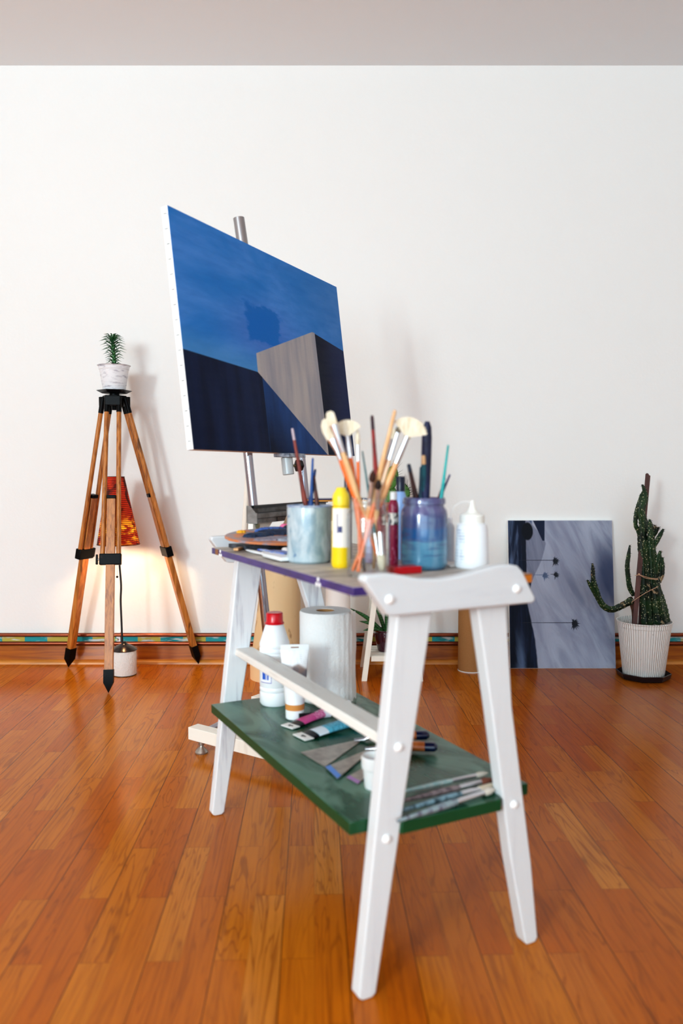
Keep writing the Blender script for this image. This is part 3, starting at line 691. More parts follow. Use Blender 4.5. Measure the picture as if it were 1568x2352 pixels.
branch([(1512, 1338), (1518, 1320), (1519, 1300), (1521, 1280)], [3.5, 4.5, 4.5, 1.5], -.03)
branch([(1455, 1368), (1446, 1350), (1442, 1325), (1440, 1300), (1443, 1275), (1446, 1252)], [4, 5, 4.5, 4.5, 4, 1.5], 0)
branch([(1451, 1378), (1430, 1390), (1405, 1400), (1386, 1392), (1374, 1374), (1362, 1355), (1354, 1342), (1348, 1332)], [7, 6.5, 6, 6, 5.5, 4.5, 3.5, 1.2], -.02)
branch([(1374, 1373), (1368, 1352), (1362, 1330), (1361, 1310), (1360, 1294)], [5.5, 5, 4.2, 3.8, 1.5], -.02)
branch([(1364, 1348), (1360, 1338), (1357, 1332)], [3, 3, 1.2], -.02)
P = [CP(1456, 1432), CP(1455, 1405), CP(1450, 1384), CP(1444, 1374)]
MB().tube(bez(P, 10), [.010, .0095, .009, .009, .009, .010, .011, .012, .013, .014, .012], 12).done('woody_stub', mat('woody_brown', fn=streak('#6b4632', '#3e2a1f', (60, 60, 40)), rough=.8), cy_)
M_stake = mat('stake_wood', fn=streak('#6f4a44', '#4a2f2c', (50, 50, 6), .3, .7), rough=.6)
def stake(a, b, w, dy0, dy1):
    A, B = CP(*a, dy0), CP(*b, dy1); d = (B - A).normalized(); s = Vector((0, 1, 0)).cross(d).normalized()
    MB().prism([(-w, 0), (w, 0), (w, (B - A).length - .008), (w * .4, (B - A).length - .006), (0, (B - A).length), (-w * .6, (B - A).length + .001), (-w, (B - A).length - .003)], frame(s, d, s.cross(d), A), .007).done('stake', M_stake, cy_, bevel=.0008)
stake((1455, 1442), (1487, 1088), .0095, -.05, .03); stake((1469, 1442), (1474, 1290), .007, .01, .012)
M_twine = mat('jute_twine', '#c9a285', rough=.8)
for pts, w in (([(1458, 1322), (1468, 1321), (1480, 1327), (1495, 1330), (1511, 1331)], .0012), ([(1467, 1320), (1480, 1324), (1495, 1328), (1511, 1329)], .0011), ([(1451, 1386), (1453, 1381), (1480, 1363), (1511, 1347)], .0011)):
    MB().tube(bez([CP(x, y, -.06) for x, y in pts], 14), w, 8).done('twine', M_twine, cy_)
MB().lathe([(0, -.004), (.004, -.002), (.0045, 0), (.003, .003), (0, .004)], CP(1467, 1319, -.06), 10).done('twine_knot', M_twine, cy_)

# ------------------------------------------------------------------ things on the green shelf
ZS = .2822
def on_shelf(x, y): return atz(x, y, ZS)
b = on_shelf(631, 1615)
bt = thing('bleach_bottle', 'white ribbed plastic bottle with red cap on the green shelf', 'bottle', b, .2)
k = b.y / F; r = 35 * k
MB().lathe([(0, 0), (r * .9, 0), (r, .006), (r, .03), (r * .96, .033), (r, .036), (r, .042), (r * .96, .045), (r, .048), (r, .125), (r * .96, .128), (r, .131), (r, .137), (r * .96, .14), (r, .143), (r * .99, .150), (r * .62, .192), (r * .5, .198), (r * .5, .205), (0, .205)], n=56).done('bottle_body', M_whitepl, bt)
MB().lathe([(r * .60, .198), (r * .61, .2), (r * .56, .203), (r * .55, .222), (r * .50, .224), (0, .224)], n=36).done('cap', mat('red_cap', '#cf1424', rough=.25), bt)
MB().lathe([(r * .63, .1965), (r * .64, .199), (r * .60, .200)], n=36).done('cap_ring', MATS['red_cap'], bt)
lab = thing_ang = None
def arc_label(name, par, r, a0, a1, z0, z1, m, n=12):
    vs = []
    for i in range(n + 1):
        a = lerp(a0, a1, i / n); vs += [(r * math.cos(a), r * math.sin(a), z0), (r * math.cos(a), r * math.sin(a), z1)]
    return MB().hull(vs, [(2 * i, 2 * i + 2, 2 * i + 3, 2 * i + 1) for i in range(n)]).done(name, m, par)
A0 = math.radians(-150)
arc_label('label_outline', bt, r * 1.004, A0 - .2, A0 + .72, .058, .098, pl('#5b5ab0')); arc_label('label', bt, r * 1.008, A0 - .2, A0 + .69, .0595, .0965, pl('#f4f4fa'))
for i, (x0, x1) in enumerate(((.02, .28), (.32, .36), (.42, .52))): arc_label('label_bar', bt, r * 1.012, A0 + x0, A0 + x1, .066, .087, pl('#1c62c8'))
arc_label('label_text', bt, r * 1.012, A0 + .05, A0 + .42, .0925, .0955, pl('#3a3f98'))

b = on_shelf(677, 1649)
ct = thing('cream_tube', 'white squeeze tube standing on its cap beside the red-capped bottle', 'tube', b, .12)
k = b.y / F; rc = 22 * k
MB().lathe([(0, 0), (rc * .9, 0), (rc * .97, .002), (rc, .02), (rc * 1.0, .022), (0, .022)], n=40).done('cap', M_whitepl, ct)
MB().lathe([(rc * 1.01, .022), (rc * 1.03, .036), (0, .036)], n=40).done('orange_band', mat('orange_band', '#d8924e', rough=.35), ct)
mb = MB(); N = 40; rings = []
for i in range(15):
    t = i / 14; z = .036 + t * .122; wx = lerp(rc * 1.03, 33 * k, t); wy = rc * 1.03 * (1 - t) ** .8 + .0012
    rings.append([(wx * math.cos(2 * PI * j / N), wy * math.sin(2 * PI * j / N), z) for j in range(N)])
vs = [p for rg in rings for p in rg]
mb.hull(vs, [(i * N + j, i * N + (j + 1) % N, (i + 1) * N + (j + 1) % N, (i + 1) * N + j) for i in range(14) for j in range(N)] + [list(range(14 * N, 15 * N))])
def tubeart(g):
    x, y, z = g.xyz(); n = g.noise((60, 60, 60), 3)
    tx = g.m('SINE', z * 1500.0)
    col = g.mix(g.ss(.3, .9, tx) * g.ss(.45, .6, g.noise((160, 160, 30), 2)) * .35 * g.ss(.12, .13, z), hexc('#f6f5f6'), hexc('#8b8b95'))
    col = g.mix(g.poly(x, z, [(-.008, .085), (.034, .085), (.03, .112), (.008, .128), (-.006, .122)], .004) * .8, col, g.mix(g.ss(.4, .6, n), hexc('#8a6a5c'), hexc('#595a70')))
    return col
mb.done('tube_body', mat('tube_art', fn=tubeart, rough=.3), ct)
MB().box((-33 * k, -.0016, .158), (33 * k, .0016, .171)).done('crimp', M_whitepl, ct, bevel=.0005)
MB().box((-.009, -.002, .163), (.009, .002, .1655)).done('hang_slot', pl('#8c5a3c'), ct)

b = on_shelf(747, 1604)
kt = thing('kitchen_towel', 'large white kitchen towel roll standing on the green shelf', 'paper roll', b, .5)
k = b.y / F; r = 59.5 * k; hT = .222
MB().lathe([(r * .36, 0), (r * .94, 0), (r, .004), (r, hT - .004), (r * .97, hT), (r * .36, hT), (r * .36, 0)], n=64).done('roll', mat('towel_paper', fn=lambda g: g.mix(g.noise((12, 12, 12), 2), hexc('#f4f2f0'), hexc('#ebe8e6')), rough=.95, bump=lambda g: g.noise((160, 160, 160), 3), bd=.0015), kt)
MB().lathe([(r * .36, .001), (r * .36, hT - .001), (r * .33, hT - .001), (r * .33, .001), (r * .36, .001)], n=40).done('card_core', M_kraft, kt)
vs = []; nS = 26
for i in range(nS + 1):
    t = i / nS; a = math.radians(-118) + t * math.radians(92) ; rr2 = r + .0015 + .010 * max(0, t - .35) ** 1.5 * 2 + .0012 * math.sin(i * 1.7) * t
    for j in range(9):
        z = .003 + (hT - .006) * j / 8; q = rr2 + .0012 * math.sin(j * 1.3 + i) * t
        vs.append((q * math.cos(a), q * math.sin(a), z + .004 * t * math.sin(i * .9)))
MB().hull(vs, [(i * 9 + j, (i + 1) * 9 + j, (i + 1) * 9 + j + 1, i * 9 + j + 1) for i in range(nS) for j in range(8)]).done('loose_sheet', MATS['towel_paper'], kt)

def paint_tube(name, label, a, b_, w, col, colb, band, par_cap):
    A, B = on_shelf(*a), on_shelf(*b_); A.z = B.z = ZS; d = (B - A).normalized(); ang = math.atan2(d.y, d.x); L = (B - A).length
    t = thing(name, label, 'paint tube', A, ang, 'paint tubes lying on the green shelf')
    mb = MB(); N = 20; rings = []
    for i in range(12):
        s = i / 11; x = .022 + s * (L - .022); wy = lerp(w, w * .62, s); wz = .0018 + .0105 * s ** .6
        rings.append([(x, wy * math.cos(2 * PI * j / N), max(.0003, wz + wz * math.sin(2 * PI * j / N))) for j in range(N)])
    mb.hull([p for r_ in rings for p in r_], [(i * N + j, i * N + (j + 1) % N, (i + 1) * N + (j + 1) % N, (i + 1) * N + j) for i in range(11) for j in range(N)] + [list(range(N)), list(range(11 * N, 12 * N))])
    def art(g):
        x, y, z = g.xyz()
        c = g.mix(g.ss(.42, .43, x / L) * g.ss(.72, .71, x / L) * g.ss(.4, .6, g.noise((300, 140, 10), 2)) * .5, hexc(col), hexc(colb))
        c = g.mix(g.ss(.022 + .016, .022 + .0162, x), hexc('#16141c'), c)
        return g.mix(g.ss(.0385, .039, x) * g.ss(band, band - .001, x), c, hexc('#dfe6ef') if band > .05 else c) if band > .04 else c
    mb.done('tube_body', mat('art_' + name + col[1:], fn=art, rough=.3), t)
    w2 = w * 1.02
    MB().prism([(0, -w2), (.023, -w2), (.023, w2), (0, w2)], Matrix.Translation((0, 0, .0018)), .0022).done('hanging_tab', M_whitem, t, bevel=.0004)
    MB().prism([(.006, -.002), (.010, -.0022), (.010, -.007), (.015, -.007), (.015, .007), (.010, .007), (.010, .0022), (.006, .002)], Matrix.Translation((0, 0, .0038)), .0004).done('tab_hole', M_blackp, t)
    MB().tube([(L, 0, .0125), (L + .018, 0, .0125)], .009, 20).done('cap', par_cap, t, bevel=.001)
paint_tube('paint_tube', 'pink paint tube with white hanging tab on the green shelf', (658, 1673), (790, 1632), .0185, '#c9488a', '#f2b9d4', .03, M_whitepl)
paint_tube('paint_tube', 'light blue paint tube with black band beside the pink tube', (686, 1697), (835, 1662), .0235, '#5fb6cf', '#2b6a86', .065, M_blackp)
A = on_shelf(715, 1652)
o = thing('glue_stick', 'small clear-capped black stick lying behind the pink paint tube', 'stick', A + Vector((0, 0, .0085)), math.radians(18))
MB().tube([(-.03, 0, 0), (.012, 0, 0)], .0075, 16).done('barrel', M_blackp, o); MB().tube([(.012, 0, 0), (.045, 0, 0)], .0085, 16).done('cap', mat('milky_cap', '#d9d4de', rough=.2), o)

# palette knives / scrapers lying on the shelf
def scraper(label, tipL, tipR, neck, hend, hz, woodc, endc, edge=None, lift=0):
    z = ZS + lift
    a, b_, n_, h = [atz(*p, z) for p in (tipL, tipR, neck, hend)]
    t = thing('paint_scraper', label, 'scraper', (n_.x, n_.y, z), 0, 'paint scrapers piled on the green shelf')
    s = -Vector((n_.x, n_.y, 0)); d = (h - n_); d.z = 0; L = d.length; d.normalize(); sd_ = Vector((-d.y, d.x, 0))
    V = [a, b_, n_ - sd_ * .007, n_ + sd_ * .007]
    # order so polygon is simple
    if (b_ - a).dot(sd_) > 0: V = [a, b_, n_ + sd_ * .007, n_ - sd_ * .007]
    vs = [Vector((v.x, v.y, .0002)) + s for v in V] + [Vector((v.x, v.y, .0014)) + s for v in V]
    MB().hull(vs, ((3, 2, 1, 0), (4, 5, 6, 7), (0, 1, 5, 4), (1, 2, 6, 5), (2, 3, 7, 6), (3, 0, 4, 7))).done('blade', M_steel, t, smooth=0)
    if edge:
        q0, q1 = V[0], V[1]; m = (V[2] + V[3]) / 2; e = [q0, q1, q1 + (m - q1) * .10, q0 + (m - q0) * .10]
        vs = [Vector((v.x, v.y, .0015)) + s for v in e] + [Vector((v.x, v.y, .0019)) + s for v in e]
        MB().hull(vs, ((3, 2, 1, 0), (4, 5, 6, 7), (0, 1, 5, 4), (1, 2, 6, 5), (2, 3, 7, 6), (3, 0, 4, 7))).done('paint_stain', edge, t, smooth=0)
    zz = .010
    MB().tube([-d * .012 + Vector((0, 0, .002)), Vector((0, 0, .004)) + d * .008, Vector((0, 0, zz)) + d * .02], [.005, .0055, .008], 14, flat=.6).done('ferrule', M_ferr, t)
    Lh = L - .018
    P = [d * (.018 + Lh * q) + Vector((0, 0, zz + .001)) for q in (0, .15, .4, .7, .78)]
    MB().tube(P, [.0085, .0105, .0115, .0115, .011], 18, flat=.85).done('handle', woodc, t)
    P = [d * (.018 + Lh * q) + Vector((0, 0, zz + .001)) for q in (.78, .86, .95, 1.0)]
    MB().tube(P, [.0112, .0115, .0112, .006], 18, flat=.85).done('handle_end', endc, t)
M_hw = mat('orange_handle_wood', fn=streak('#c8783c', '#9a4f20', (30, 30, 30)), rough=.35)
M_navy = mat('navy_gloss', '#10183a', rough=.15, coat=.4)
scraper('paint scraper with wide brown-stained blade lying nearest the paint tubes', (690, 1729), (746, 1763), (826, 1702), (985, 1700), 0, M_hw, M_navy)
scraper('paint scraper with light blade and blue edge on top of the pile', (747, 1763), (775, 1790), (852, 1722), (1004, 1728), 0, M_hw, M_navy, pl('#4a86d8'), lift=.0022)
scraper('paint scraper with purple-stained blade half under the white tub', (795, 1787), (822, 1802), (872, 1748), (938, 1738), 0, M_hw, M_navy, pl('#a878b8'), lift=.0)
b = on_shelf(862, 1808)
pt = thing('white_tub', 'small white plastic tub at the front left of the green shelf', 'tub', b)
k = b.y / F; r = 33 * k
MB().lathe([(0, 0), (r * .74, 0), (r * .78, .003), (r * .88, .034), (r * .98, .036), (r, .038), (r * 1.02, .056), (r * .96, .058), (r * .93, .054), (r * .8, .045), (0, .044)], n=48).done('tub_body', mat('milky_plastic', '#eceaea', rough=.4, sss=.1), pt)

# ------------------------------------------------------------------ brushes
def brush(name, label, A, B, kind, hcol, R=.0045, flip=False, Lb=.03, Lf=.035, group=None, bw=.012, fcol=None, bcol=None, face=None, tipcol=None):
    """brush from its lower end A to its upper end B; flip puts the bristles below"""
    A, B = Vector(A), Vector(B); root = thing(name, label, 'brush', A, group=group)
    a, b_ = Vector((0, 0, 0)), B - A
    if flip: a, b_ = b_, a
    d = (b_ - a).normalized(); L = (b_ - a).length; Lh = L - Lb - Lf
    s = (d.cross(face or Vector((0, 1, 0)))).normalized(); f = s.cross(d)
    P = lambda t: a + d * t
    ks = [0, .02, .3, .7, .9, 1.0]; rs = [.35, .5, .62, 1.0, .95, .72]
    MB().tube([P(Lh * q) for q in ks], [R * q for q in rs], 14).done('handle', hcol, root)
    if tipcol: MB().tube([P(-.0003), P(Lh * .02), P(Lh * .12)], [R * .38, R * .53, R * .57], 12).done('handle_tip', tipcol, root)
    flat = kind in ('flat', 'fan', 'filbert')
    mb = MB(); M = frame(s, f, d, P(Lh - .004))
    w1 = bw * .5 if kind == 'fan' else (bw if flat else R * .8); h1 = .0022 if flat else R * .8
    N = 16; Lq = Lf + .004; vs = []
    for t, wx, wy in ((0, R * .78, R * .78), (Lq * .45, R * .85, R * .8), (Lq, w1 * .5 if flat else w1, h1)):
        vs += [M @ Vector((wx * math.cos(2 * PI * j / N), wy * math.sin(2 * PI * j / N), t)) for j in range(N)]
    mb.hull(vs, [(i * N + j, i * N + (j + 1) % N, (i + 1) * N + (j + 1) % N, (i + 1) * N + j) for i in range(2) for j in range(N)] + [list(range(N)), list(range(2 * N, 3 * N))]).done('ferrule', fcol or M_ferr, root)
    bc = bcol or M_brist; M = frame(s, f, d, P(Lh + Lf - .001)); mb = MB()
    if kind == 'fan':
        n = 14; pts = [(-w1 * .45, 0), (w1 * .45, 0)]; arc = []
        for i in range(n * 2 + 1):
            aa = math.radians(62) * (1 - i / n); rr_ = Lb * (1 if i % 2 else .93) ; arc.append((math.sin(aa) * rr_, math.cos(aa) * rr_))
        mb.prism(pts + arc, M @ Matrix(((1, 0, 0, 0), (0, 0, 1, -.001), (0, 1, 0, 0), (0, 0, 0, 1))), .0022)
    elif flat:
        w = bw * .5; top = [(w, Lb * .8), (w * .55, Lb), (-w * .4, Lb * 1.02), (-w, Lb * .85)] if kind == 'flat' else [(w * 1.25, Lb * .45), (w * 1.1, Lb * .75), (w * .5, Lb * .97), (-w * .4, Lb), (-w * 1.1, Lb * .75), (-w * 1.25, Lb * .4)]
        mb.prism([(-w, 0), (w, 0)] + top, M @ Matrix(((1, 0, 0, 0), (0, 0, 1, -.0025), (0, 1, 0, 0), (0, 0, 0, 1))), .005)
    else:
        mb.tube([M @ Vector((0, 0, Lb * q)) for q in (0, .25, .6, .9, 1)], [R * .75, R * 1.15, R * 1.0, R * .45, R * .1], 12)
    mb.done('bristles', bc, root, bevel=.0008 if flat and kind != 'fan' else 0)
    return root
ZT = .6650
class Jar:
    def __init__(s, c, r, floor, rim): s.c = Vector(c); s.r = r; s.f = floor; s.rim = rim
    def put(s, x, y, xr, dt=0, dr=0, top_extra=0):
        """upper end seen at x,y (dt metres behind the jar axis); crosses the rim at column xr"""
        B = atY(x, y, s.c.y + dt); Rm = atY(xr, s.rimpx, s.c.y + dr)
        Rm.z = s.rim; off = Vector((Rm.x - s.c.x, Rm.y - s.c.y)); 
        if off.length > s.ri: off = off.normalized() * s.ri; Rm.x, Rm.y = s.c.x + off.x, s.c.y + off.y
        d = (B - Rm).normalized(); A = Rm + d * ((s.f - Rm.z) / d.z)
        off = Vector((A.x - s.c.x, A.y - s.c.y))
        if off.length > s.r: off = off.normalized() * s.r; A = Vector((s.c.x + off.x, s.c.y + off.y, s.f))
        return A, B
# --- tumbler
b = atz(710, 1290, ZT); k = b.y / F; r = 51 * k; hT = 130 * k
cup = thing('painters_tumbler', 'wide pale blue paint-smeared tumbler at the middle of the trolley top', 'tumbler', b)
def cup_fn(g):
    x, y, z = g.xyz(); a = g.noise((34, 34, 18), 4, .6, .6); c = g.noise((45, 45, 60), 2)
    col = g.mix(g.ss(.35, .65, a), hexc('#b9c7ce'), hexc('#8ea6b4'))
    col = g.mix(g.ss(.0, .045, x) * .7, col, hexc('#7d8a74'))
    col = g.mix(g.ss(.55, .7, g.noise((40, 40, 14), 3)) * .5, col, hexc('#dde3e4'))
    return g.mix(g.ss(.68, .74, c) * .6, col, hexc('#3d6c98'))
MB().lathe([(0, 0), (r * .9, 0), (r * .98, .004), (r, .012), (r, hT - .006), (r * .985, hT - .002), (r * .96, hT), (r * .93, hT - .002), (r * .92, .012), (0, .009)], n=56).done('tumbler_body', mat('smeared_glass', fn=cup_fn, rough=.22, coat=.3), cup)
MB().tube(ring(Vector((0, 0, hT - .001)), r * .965) + [ring(Vector((0, 0, hT - .001)), r * .965)[0]], .0022, 8, cap=False).done('rim', mat('bluish_rim', fn=streak('#7f93b8', '#c3ccd6', (60, 60, 60)), rough=.2), cup)
J = Jar(b, r * .7, ZT + .012, ZT + hT); J.rimpx = 1165; J.ri = r * .85
GT = 'brushes standing in the pale blue tumbler'
Mbr = worn('#8a3f35', '#5e2620')
brush('paint_brush', 'reddish-brown wooden brush handle tallest in the pale blue tumbler', *J.put(671, 984, 702, -.01), 'round', Mbr, .0052, flip=True, group=GT, tipcol=mat('pale_tip', '#b9aab4', rough=.5))
brush('paint_brush', 'thin bright blue smeared brush in the middle of the pale blue tumbler', *J.put(718, 1052, 714, 0), 'round', worn('#1b4f94', '#14284f'), .0045, flip=True, group=GT)
brush('paint_brush', 'short dark brown brush rightmost in the pale blue tumbler', *J.put(720, 1092, 734, .01), 'round', worn('#5a2a20', '#1f1a26'), .0058, flip=True, group=GT)
brush('paint_brush', 'navy paint-caked brush behind the thin blue one in the pale blue tumbler', *J.put(724, 1078, 711, .02), 'round', worn('#10234a', '#1e3f7c'), .005, flip=True, group=GT)
# --- yellow bottle
b = atz(783, 1303, ZT); k = b.y / F; r = 21 * k
yb = thing('yellow_paint_bottle', 'yellow paint bottle with white label between the tumbler and glass jar', 'bottle', b)
M_yel = mat('yellow_plastic', '#f3cf1d', rough=.28, sss=.1)
Z = lambda px: px * k
MB().lathe([(0, 0), (r * .9, 0), (r * 1.05, .004), (r * 1.08, .01), (r * 1.0, Z(110)), (r * .97, Z(138)), (r * .9, Z(142)), (0, Z(143))], n=48).done('bottle_body', M_yel, yb)
MB().lathe([(r * .94, Z(143)), (r * .96, Z(162)), (r * .85, Z(170)), (r * .62, Z(177)), (r * .5, Z(184)), (0, Z(185))], n=40).done('flip_cap', mat('yellow_cap', '#f6d93a', rough=.3), yb)
arc_label('label', yb, r * 1.06, math.radians(-150), math.radians(-10), Z(48), Z(137), mat('cream_label', '#f3ece2', rough=.5))
arc_label('label_mark', yb, r * 1.075, math.radians(-112), math.radians(-84), Z(82), Z(96), pl('#2a2a66'))
arc_label('label_lines', yb, r * 1.075, math.radians(-116), math.radians(-108), Z(80), Z(125), pl('#8f8aa0'))
# --- clear jar
b = atz(846, 1322, ZT); k = b.y / F; r = 50 * k; Z = lambda px: px * k; rn = 42 * k
cj = thing('clear_glass_jar', 'clear glass jar full of orange-handled brushes at the trolley front', 'jar', b)
MB().lathe([(0, 0), (r * .9, 0), (r, .005), (r, Z(130)), (r * .97, Z(142)), (rn * .97, Z(153)), (rn * .97, Z(158)), (rn * 1.06, Z(160)), (rn * 1.06, Z(166)), (rn, Z(170)), (rn, Z(178)), (rn * .93, Z(180)), (rn * .88, Z(178)), (rn * .88, Z(153)), (r * .92, Z(141)), (r * .965, Z(130)), (r * .965, .009), (r * .85, .006), (0, .006)], n=64).done('glass_body', M_glass, cj)
J = Jar(b, r * .78, ZT + .009, ZT + Z(178)); J.rimpx = 1148; J.ri = rn * .72
GJ = 'brushes standing in the clear glass jar'
M_or = mat('orange_lacquer', '#e86f22', rough=.25, coat=.3); M_pe = mat('peach_wood', fn=streak('#efb884', '#dc9c62', (50, 50, 10)), rough=.4)
M_wd = mat('pale_wood', fn=streak('#e9c193', '#cf9b64', (50, 50, 10)), rough=.4)
brush('paint_brush', 'orange-handled filbert brush leaning furthest left in the glass jar', *J.put(745, 960, 812, -.005), 'filbert', M_or, .0052, Lb=.038, Lf=.036, bw=.02, group=GJ, tipcol=pl('#22262e'))
brush('paint_brush', 'pale wooden flat brush with shiny ferrule leaning left in the glass jar', *J.put(755, 944, 824, -.02), 'flat', M_wd, .0058, Lb=.024, Lf=.047, bw=.015, group=GJ)
brush('paint_brush', 'fan brush with orange handle spread before the painting', *J.put(793, 962, 815, .015), 'fan', M_or, .0055, Lb=.030, Lf=.036, bw=.013, group=GJ, tipcol=pl('#22262e'))
brush('paint_brush', 'slim orange brush with pointed light bristles beside the fan brush', *J.put(821, 986, 823, .02), 'round', M_or, .0036, Lb=.028, Lf=.026, group=GJ)
brush('paint_brush', 'tall pale wooden handle pointing up right in the glass jar', *J.put(907, 942, 858, -.02), 'round', M_wd, .0062, flip=True, group=GJ)
brush('paint_brush', 'brush with small tan tip right behind the tall pale handle', *J.put(903, 982, 862, .02), 'filbert', M_or, .0048, Lb=.020, Lf=.036, bw=.011, group=GJ)
brush('paint_brush', 'cream-handled brush with small grey bristles leaning right in the jar', *J.put(918, 976, 866, .0), 'round', mat('cream_handle', '#e9cdb0', rough=.35), .0045, Lb=.014, Lf=.045, group=GJ, bcol=mat('grey_bristle', fn=streak('#8d8474', '#5d564a', (400, 400, 30)), rough=.8))
brush('paint_brush', 'large fan brush leaning right with peach handle and bright ferrule', *J.put(953, 958, 876, -.01), 'fan', M_pe, .0055, Lb=.036, Lf=.046, bw=.014, group=GJ)
brush('paint_brush', 'orange brush with long silver ferrule just left of the large fan brush', *J.put(940, 992, 873, .01), 'round', M_or, .0055, Lb=.012, Lf=.045, group=GJ)
brush('paint_brush', 'small brush with chestnut tuft at the middle of the glass jar', *J.put(857, 1078, 846, -.02), 'round', M_pe, .0052, Lb=.022, Lf=.040, group=GJ, bcol=M_bristb)
brush('paint_brush', 'short brush with dark brown tuft low in front of the pale handles', *J.put(869, 1100, 872, -.025), 'round', M_wd, .0052, Lb=.018, Lf=.035, group=GJ, bcol=mat('dark_bristle', '#24140f', rough=.8))
brush('paint_brush', 'thin teal handle slanting left above the chestnut tuft', *J.put(832, 1036, 856, .025), 'round', worn('#0e6a70', '#0a4f58'), .0026, flip=True, group=GJ)
brush('paint_brush', 'dark red brush handle slanting left behind the glass jar rim', *J.put(854, 955, 874, .028), 'round', worn('#8f1a14', '#6b0f12'), .0058, flip=True, group=GJ, tipcol=worn('#2a0d1e', '#3b0f22'))
# --- maroon paint bottles behind the jar
M_mar = mat('maroon_label', fn=lambda g: g.mix(g.ss(.55, .62, g.noise((150, 150, 60), 2)) * .4, hexc('#8c0f3c'), hexc('#d98aa8')), rough=.3)
def small_bottle(label, x, y, w, h, body, cap, band=None, capw=.5, caph=18, zband=(.62, .8), sh=.12):
    b = atz(x, y, ZT); k = b.y / F; r = w / 2 * k; t = thing('acrylic_bottle', label, 'bottle', b, group='small acrylic bottles behind the jars'); h *= k
    MB().lathe([(0, 0), (r * .94, 0), (r, .003), (r, h * (1 - sh)), (r * .9, h * (1 - sh * .5)), (r * capw, h), (0, h)], n=36).done('bottle_body', body, t)
    MB().lathe([(r * capw * 1.1, h), (r * capw * 1.1, h + caph * k), (r * capw * .95, h + caph * k + .002), (0, h + caph * k + .002)], n=28).done('cap', cap, t)
    if band: arc_label('label_band', t, r * 1.02, -PI, 0, h * zband[0], h * zband[1], band)
M_wb = mat('white_band', fn=lambda g: g.mix(g.ss(.5, .6, g.noise((200, 200, 120), 2)), hexc('#e9e4dc'), hexc('#4a4648')), rough=.4)
small_bottle('maroon paint bottle with white band right of the clear glass jar', 903, 1297, 24, 150, M_mar, M_whitepl, M_wb, .6, 16)
small_bottle('maroon paint bottle seen through the clear glass jar', 874, 1290, 24, 138, M_mar, M_whitepl, M_wb, .6, 14)
small_bottle('violet-white paint bottle seen through the left of the glass jar', 846, 1292, 20, 120, mat('lilac_plastic', '#cdb6dc', rough=.35), M_whitepl, None, .6, 14)
small_bottle('pale blue paint bottle with navy cap behind the blue jar', 919, 1284, 34, 156, mat('pale_blue_plastic', '#8fb0e0', rough=.3), mat('navy_cap', '#121a33', rough=.3), None, .55, 32, sh=.25)
small_bottle('dark bottle with navy cap behind the yellow bottle', 796, 1284, 24, 160, mat('dark_plastic', '#1c2030', rough=.3), MATS['navy_cap'], None, .45, 34)
small_bottle('slim grey-white paint bottle between blue jar and glue bottle', 1032, 1293, 22, 92, mat('grey_white_plastic', '#c9cdd6', rough=.3), M_whitepl, None, .5, 10)
# --- blue jar
b = atz(973, 1305, ZT); k = b.y / F; r = 54 * k; Z = lambda px: px * k; rn = 49 * k
bj = thing('blue_stained_jar', 'blue and violet paint-stained glass jar of brushes right of the clear jar', 'jar', b)
def bj_fn(g):
    x, y, z = g.xyz(); n = g.noise((30, 30, 60), 3, .6); zz = z + (n - .5) * .012
    col = g.mix(g.ss(Z(60), Z(74), zz), hexc('#5c96b4'), hexc('#1c5f9c'))
    col = g.mix(g.ss(Z(88), Z(100), zz), col, hexc('#42558c'))
    col = g.mix(g.ss(Z(112), Z(135), zz), col, hexc('#6a6796'))
    col = g.mix(g.ss(.5, .7, g.noise((60, 60, 9), 3)) * .35, col, hexc('#a7c3d6')); col = g.mix(g.ss(.5, .62, g.noise((20, 20, 120), 3)) * .4, col, hexc('#3d3f78'))
    return g.mix(g.ss(.70, .74, g.noise((60, 60, 60), 1)) * g.ss(Z(90), Z(120), z) * .8, col, hexc('#8e2a74'))
MB().lathe([(0, 0), (r * .88, 0), (r * .98, .005), (r, .012), (r, Z(122)), (r * .96, Z(134)), (rn * .93, Z(144)), (rn * .93, Z(147)), (rn, Z(149)), (rn, Z(158)), (rn * .96, Z(163)), (rn * .9, Z(161)), (rn * .88, Z(146)), (r * .92, Z(132)), (r * .94, Z(122)), (r * .94, .012), (0, .008)], n=64).done('jar_body', mat('stained_glass_jar', fn=bj_fn, rough=.15, trans=.22, coat=.5), bj)
J = Jar(b, r * .75, ZT + .012, ZT + Z(162)); J.rimpx = 1150; J.ri = rn * .8
GB = 'brushes standing in the blue stained jar'
M_nv = worn('#141b3d', '#232a55'); M_te = worn('#0e5f6e', '#0a4254')
def spatula():
    A, B = J.put(981, 968, 976, .0)
    t = thing('palette_knife', 'thick navy handle standing tallest in the blue jar', 'palette knife', A)
    v = B - A; d = v.normalized(); L = v.length
    MB().tube([d * q for q in (L * .42, L * .48, L * .7, L * .88, L * .96, L)], [.006, .0085, .0095, .0095, .008, .004], 18).done('handle', M_nv, t)
    MB().tube([Vector((0, 0, 0)), d * L * .1, d * L * .42], [.003, .004, .003], 10, flat=.3).done('blade', M_steel, t)
spatula()
brush('paint_brush', 'teal-handled brush with bare wooden tip left of the thick navy handle', *J.put(972, 1046, 975, -.012), 'round', M_te, .0075, flip=True, group=GB, tipcol=M_wd)
brush('paint_brush', 'dark teal brush handle leftmost of the teal pair in the blue jar', *J.put(967, 1072, 966, -.0), 'round', worn('#0d4655', '#12304a'), .0062, flip=True, group=GB)
brush('paint_brush', 'bright turquoise thin brush leaning right in the blue jar', *J.put(1029, 1022, 1013, -.0), 'round', worn('#2cb8b4', '#179a9c'), .004, flip=True, group=GB)
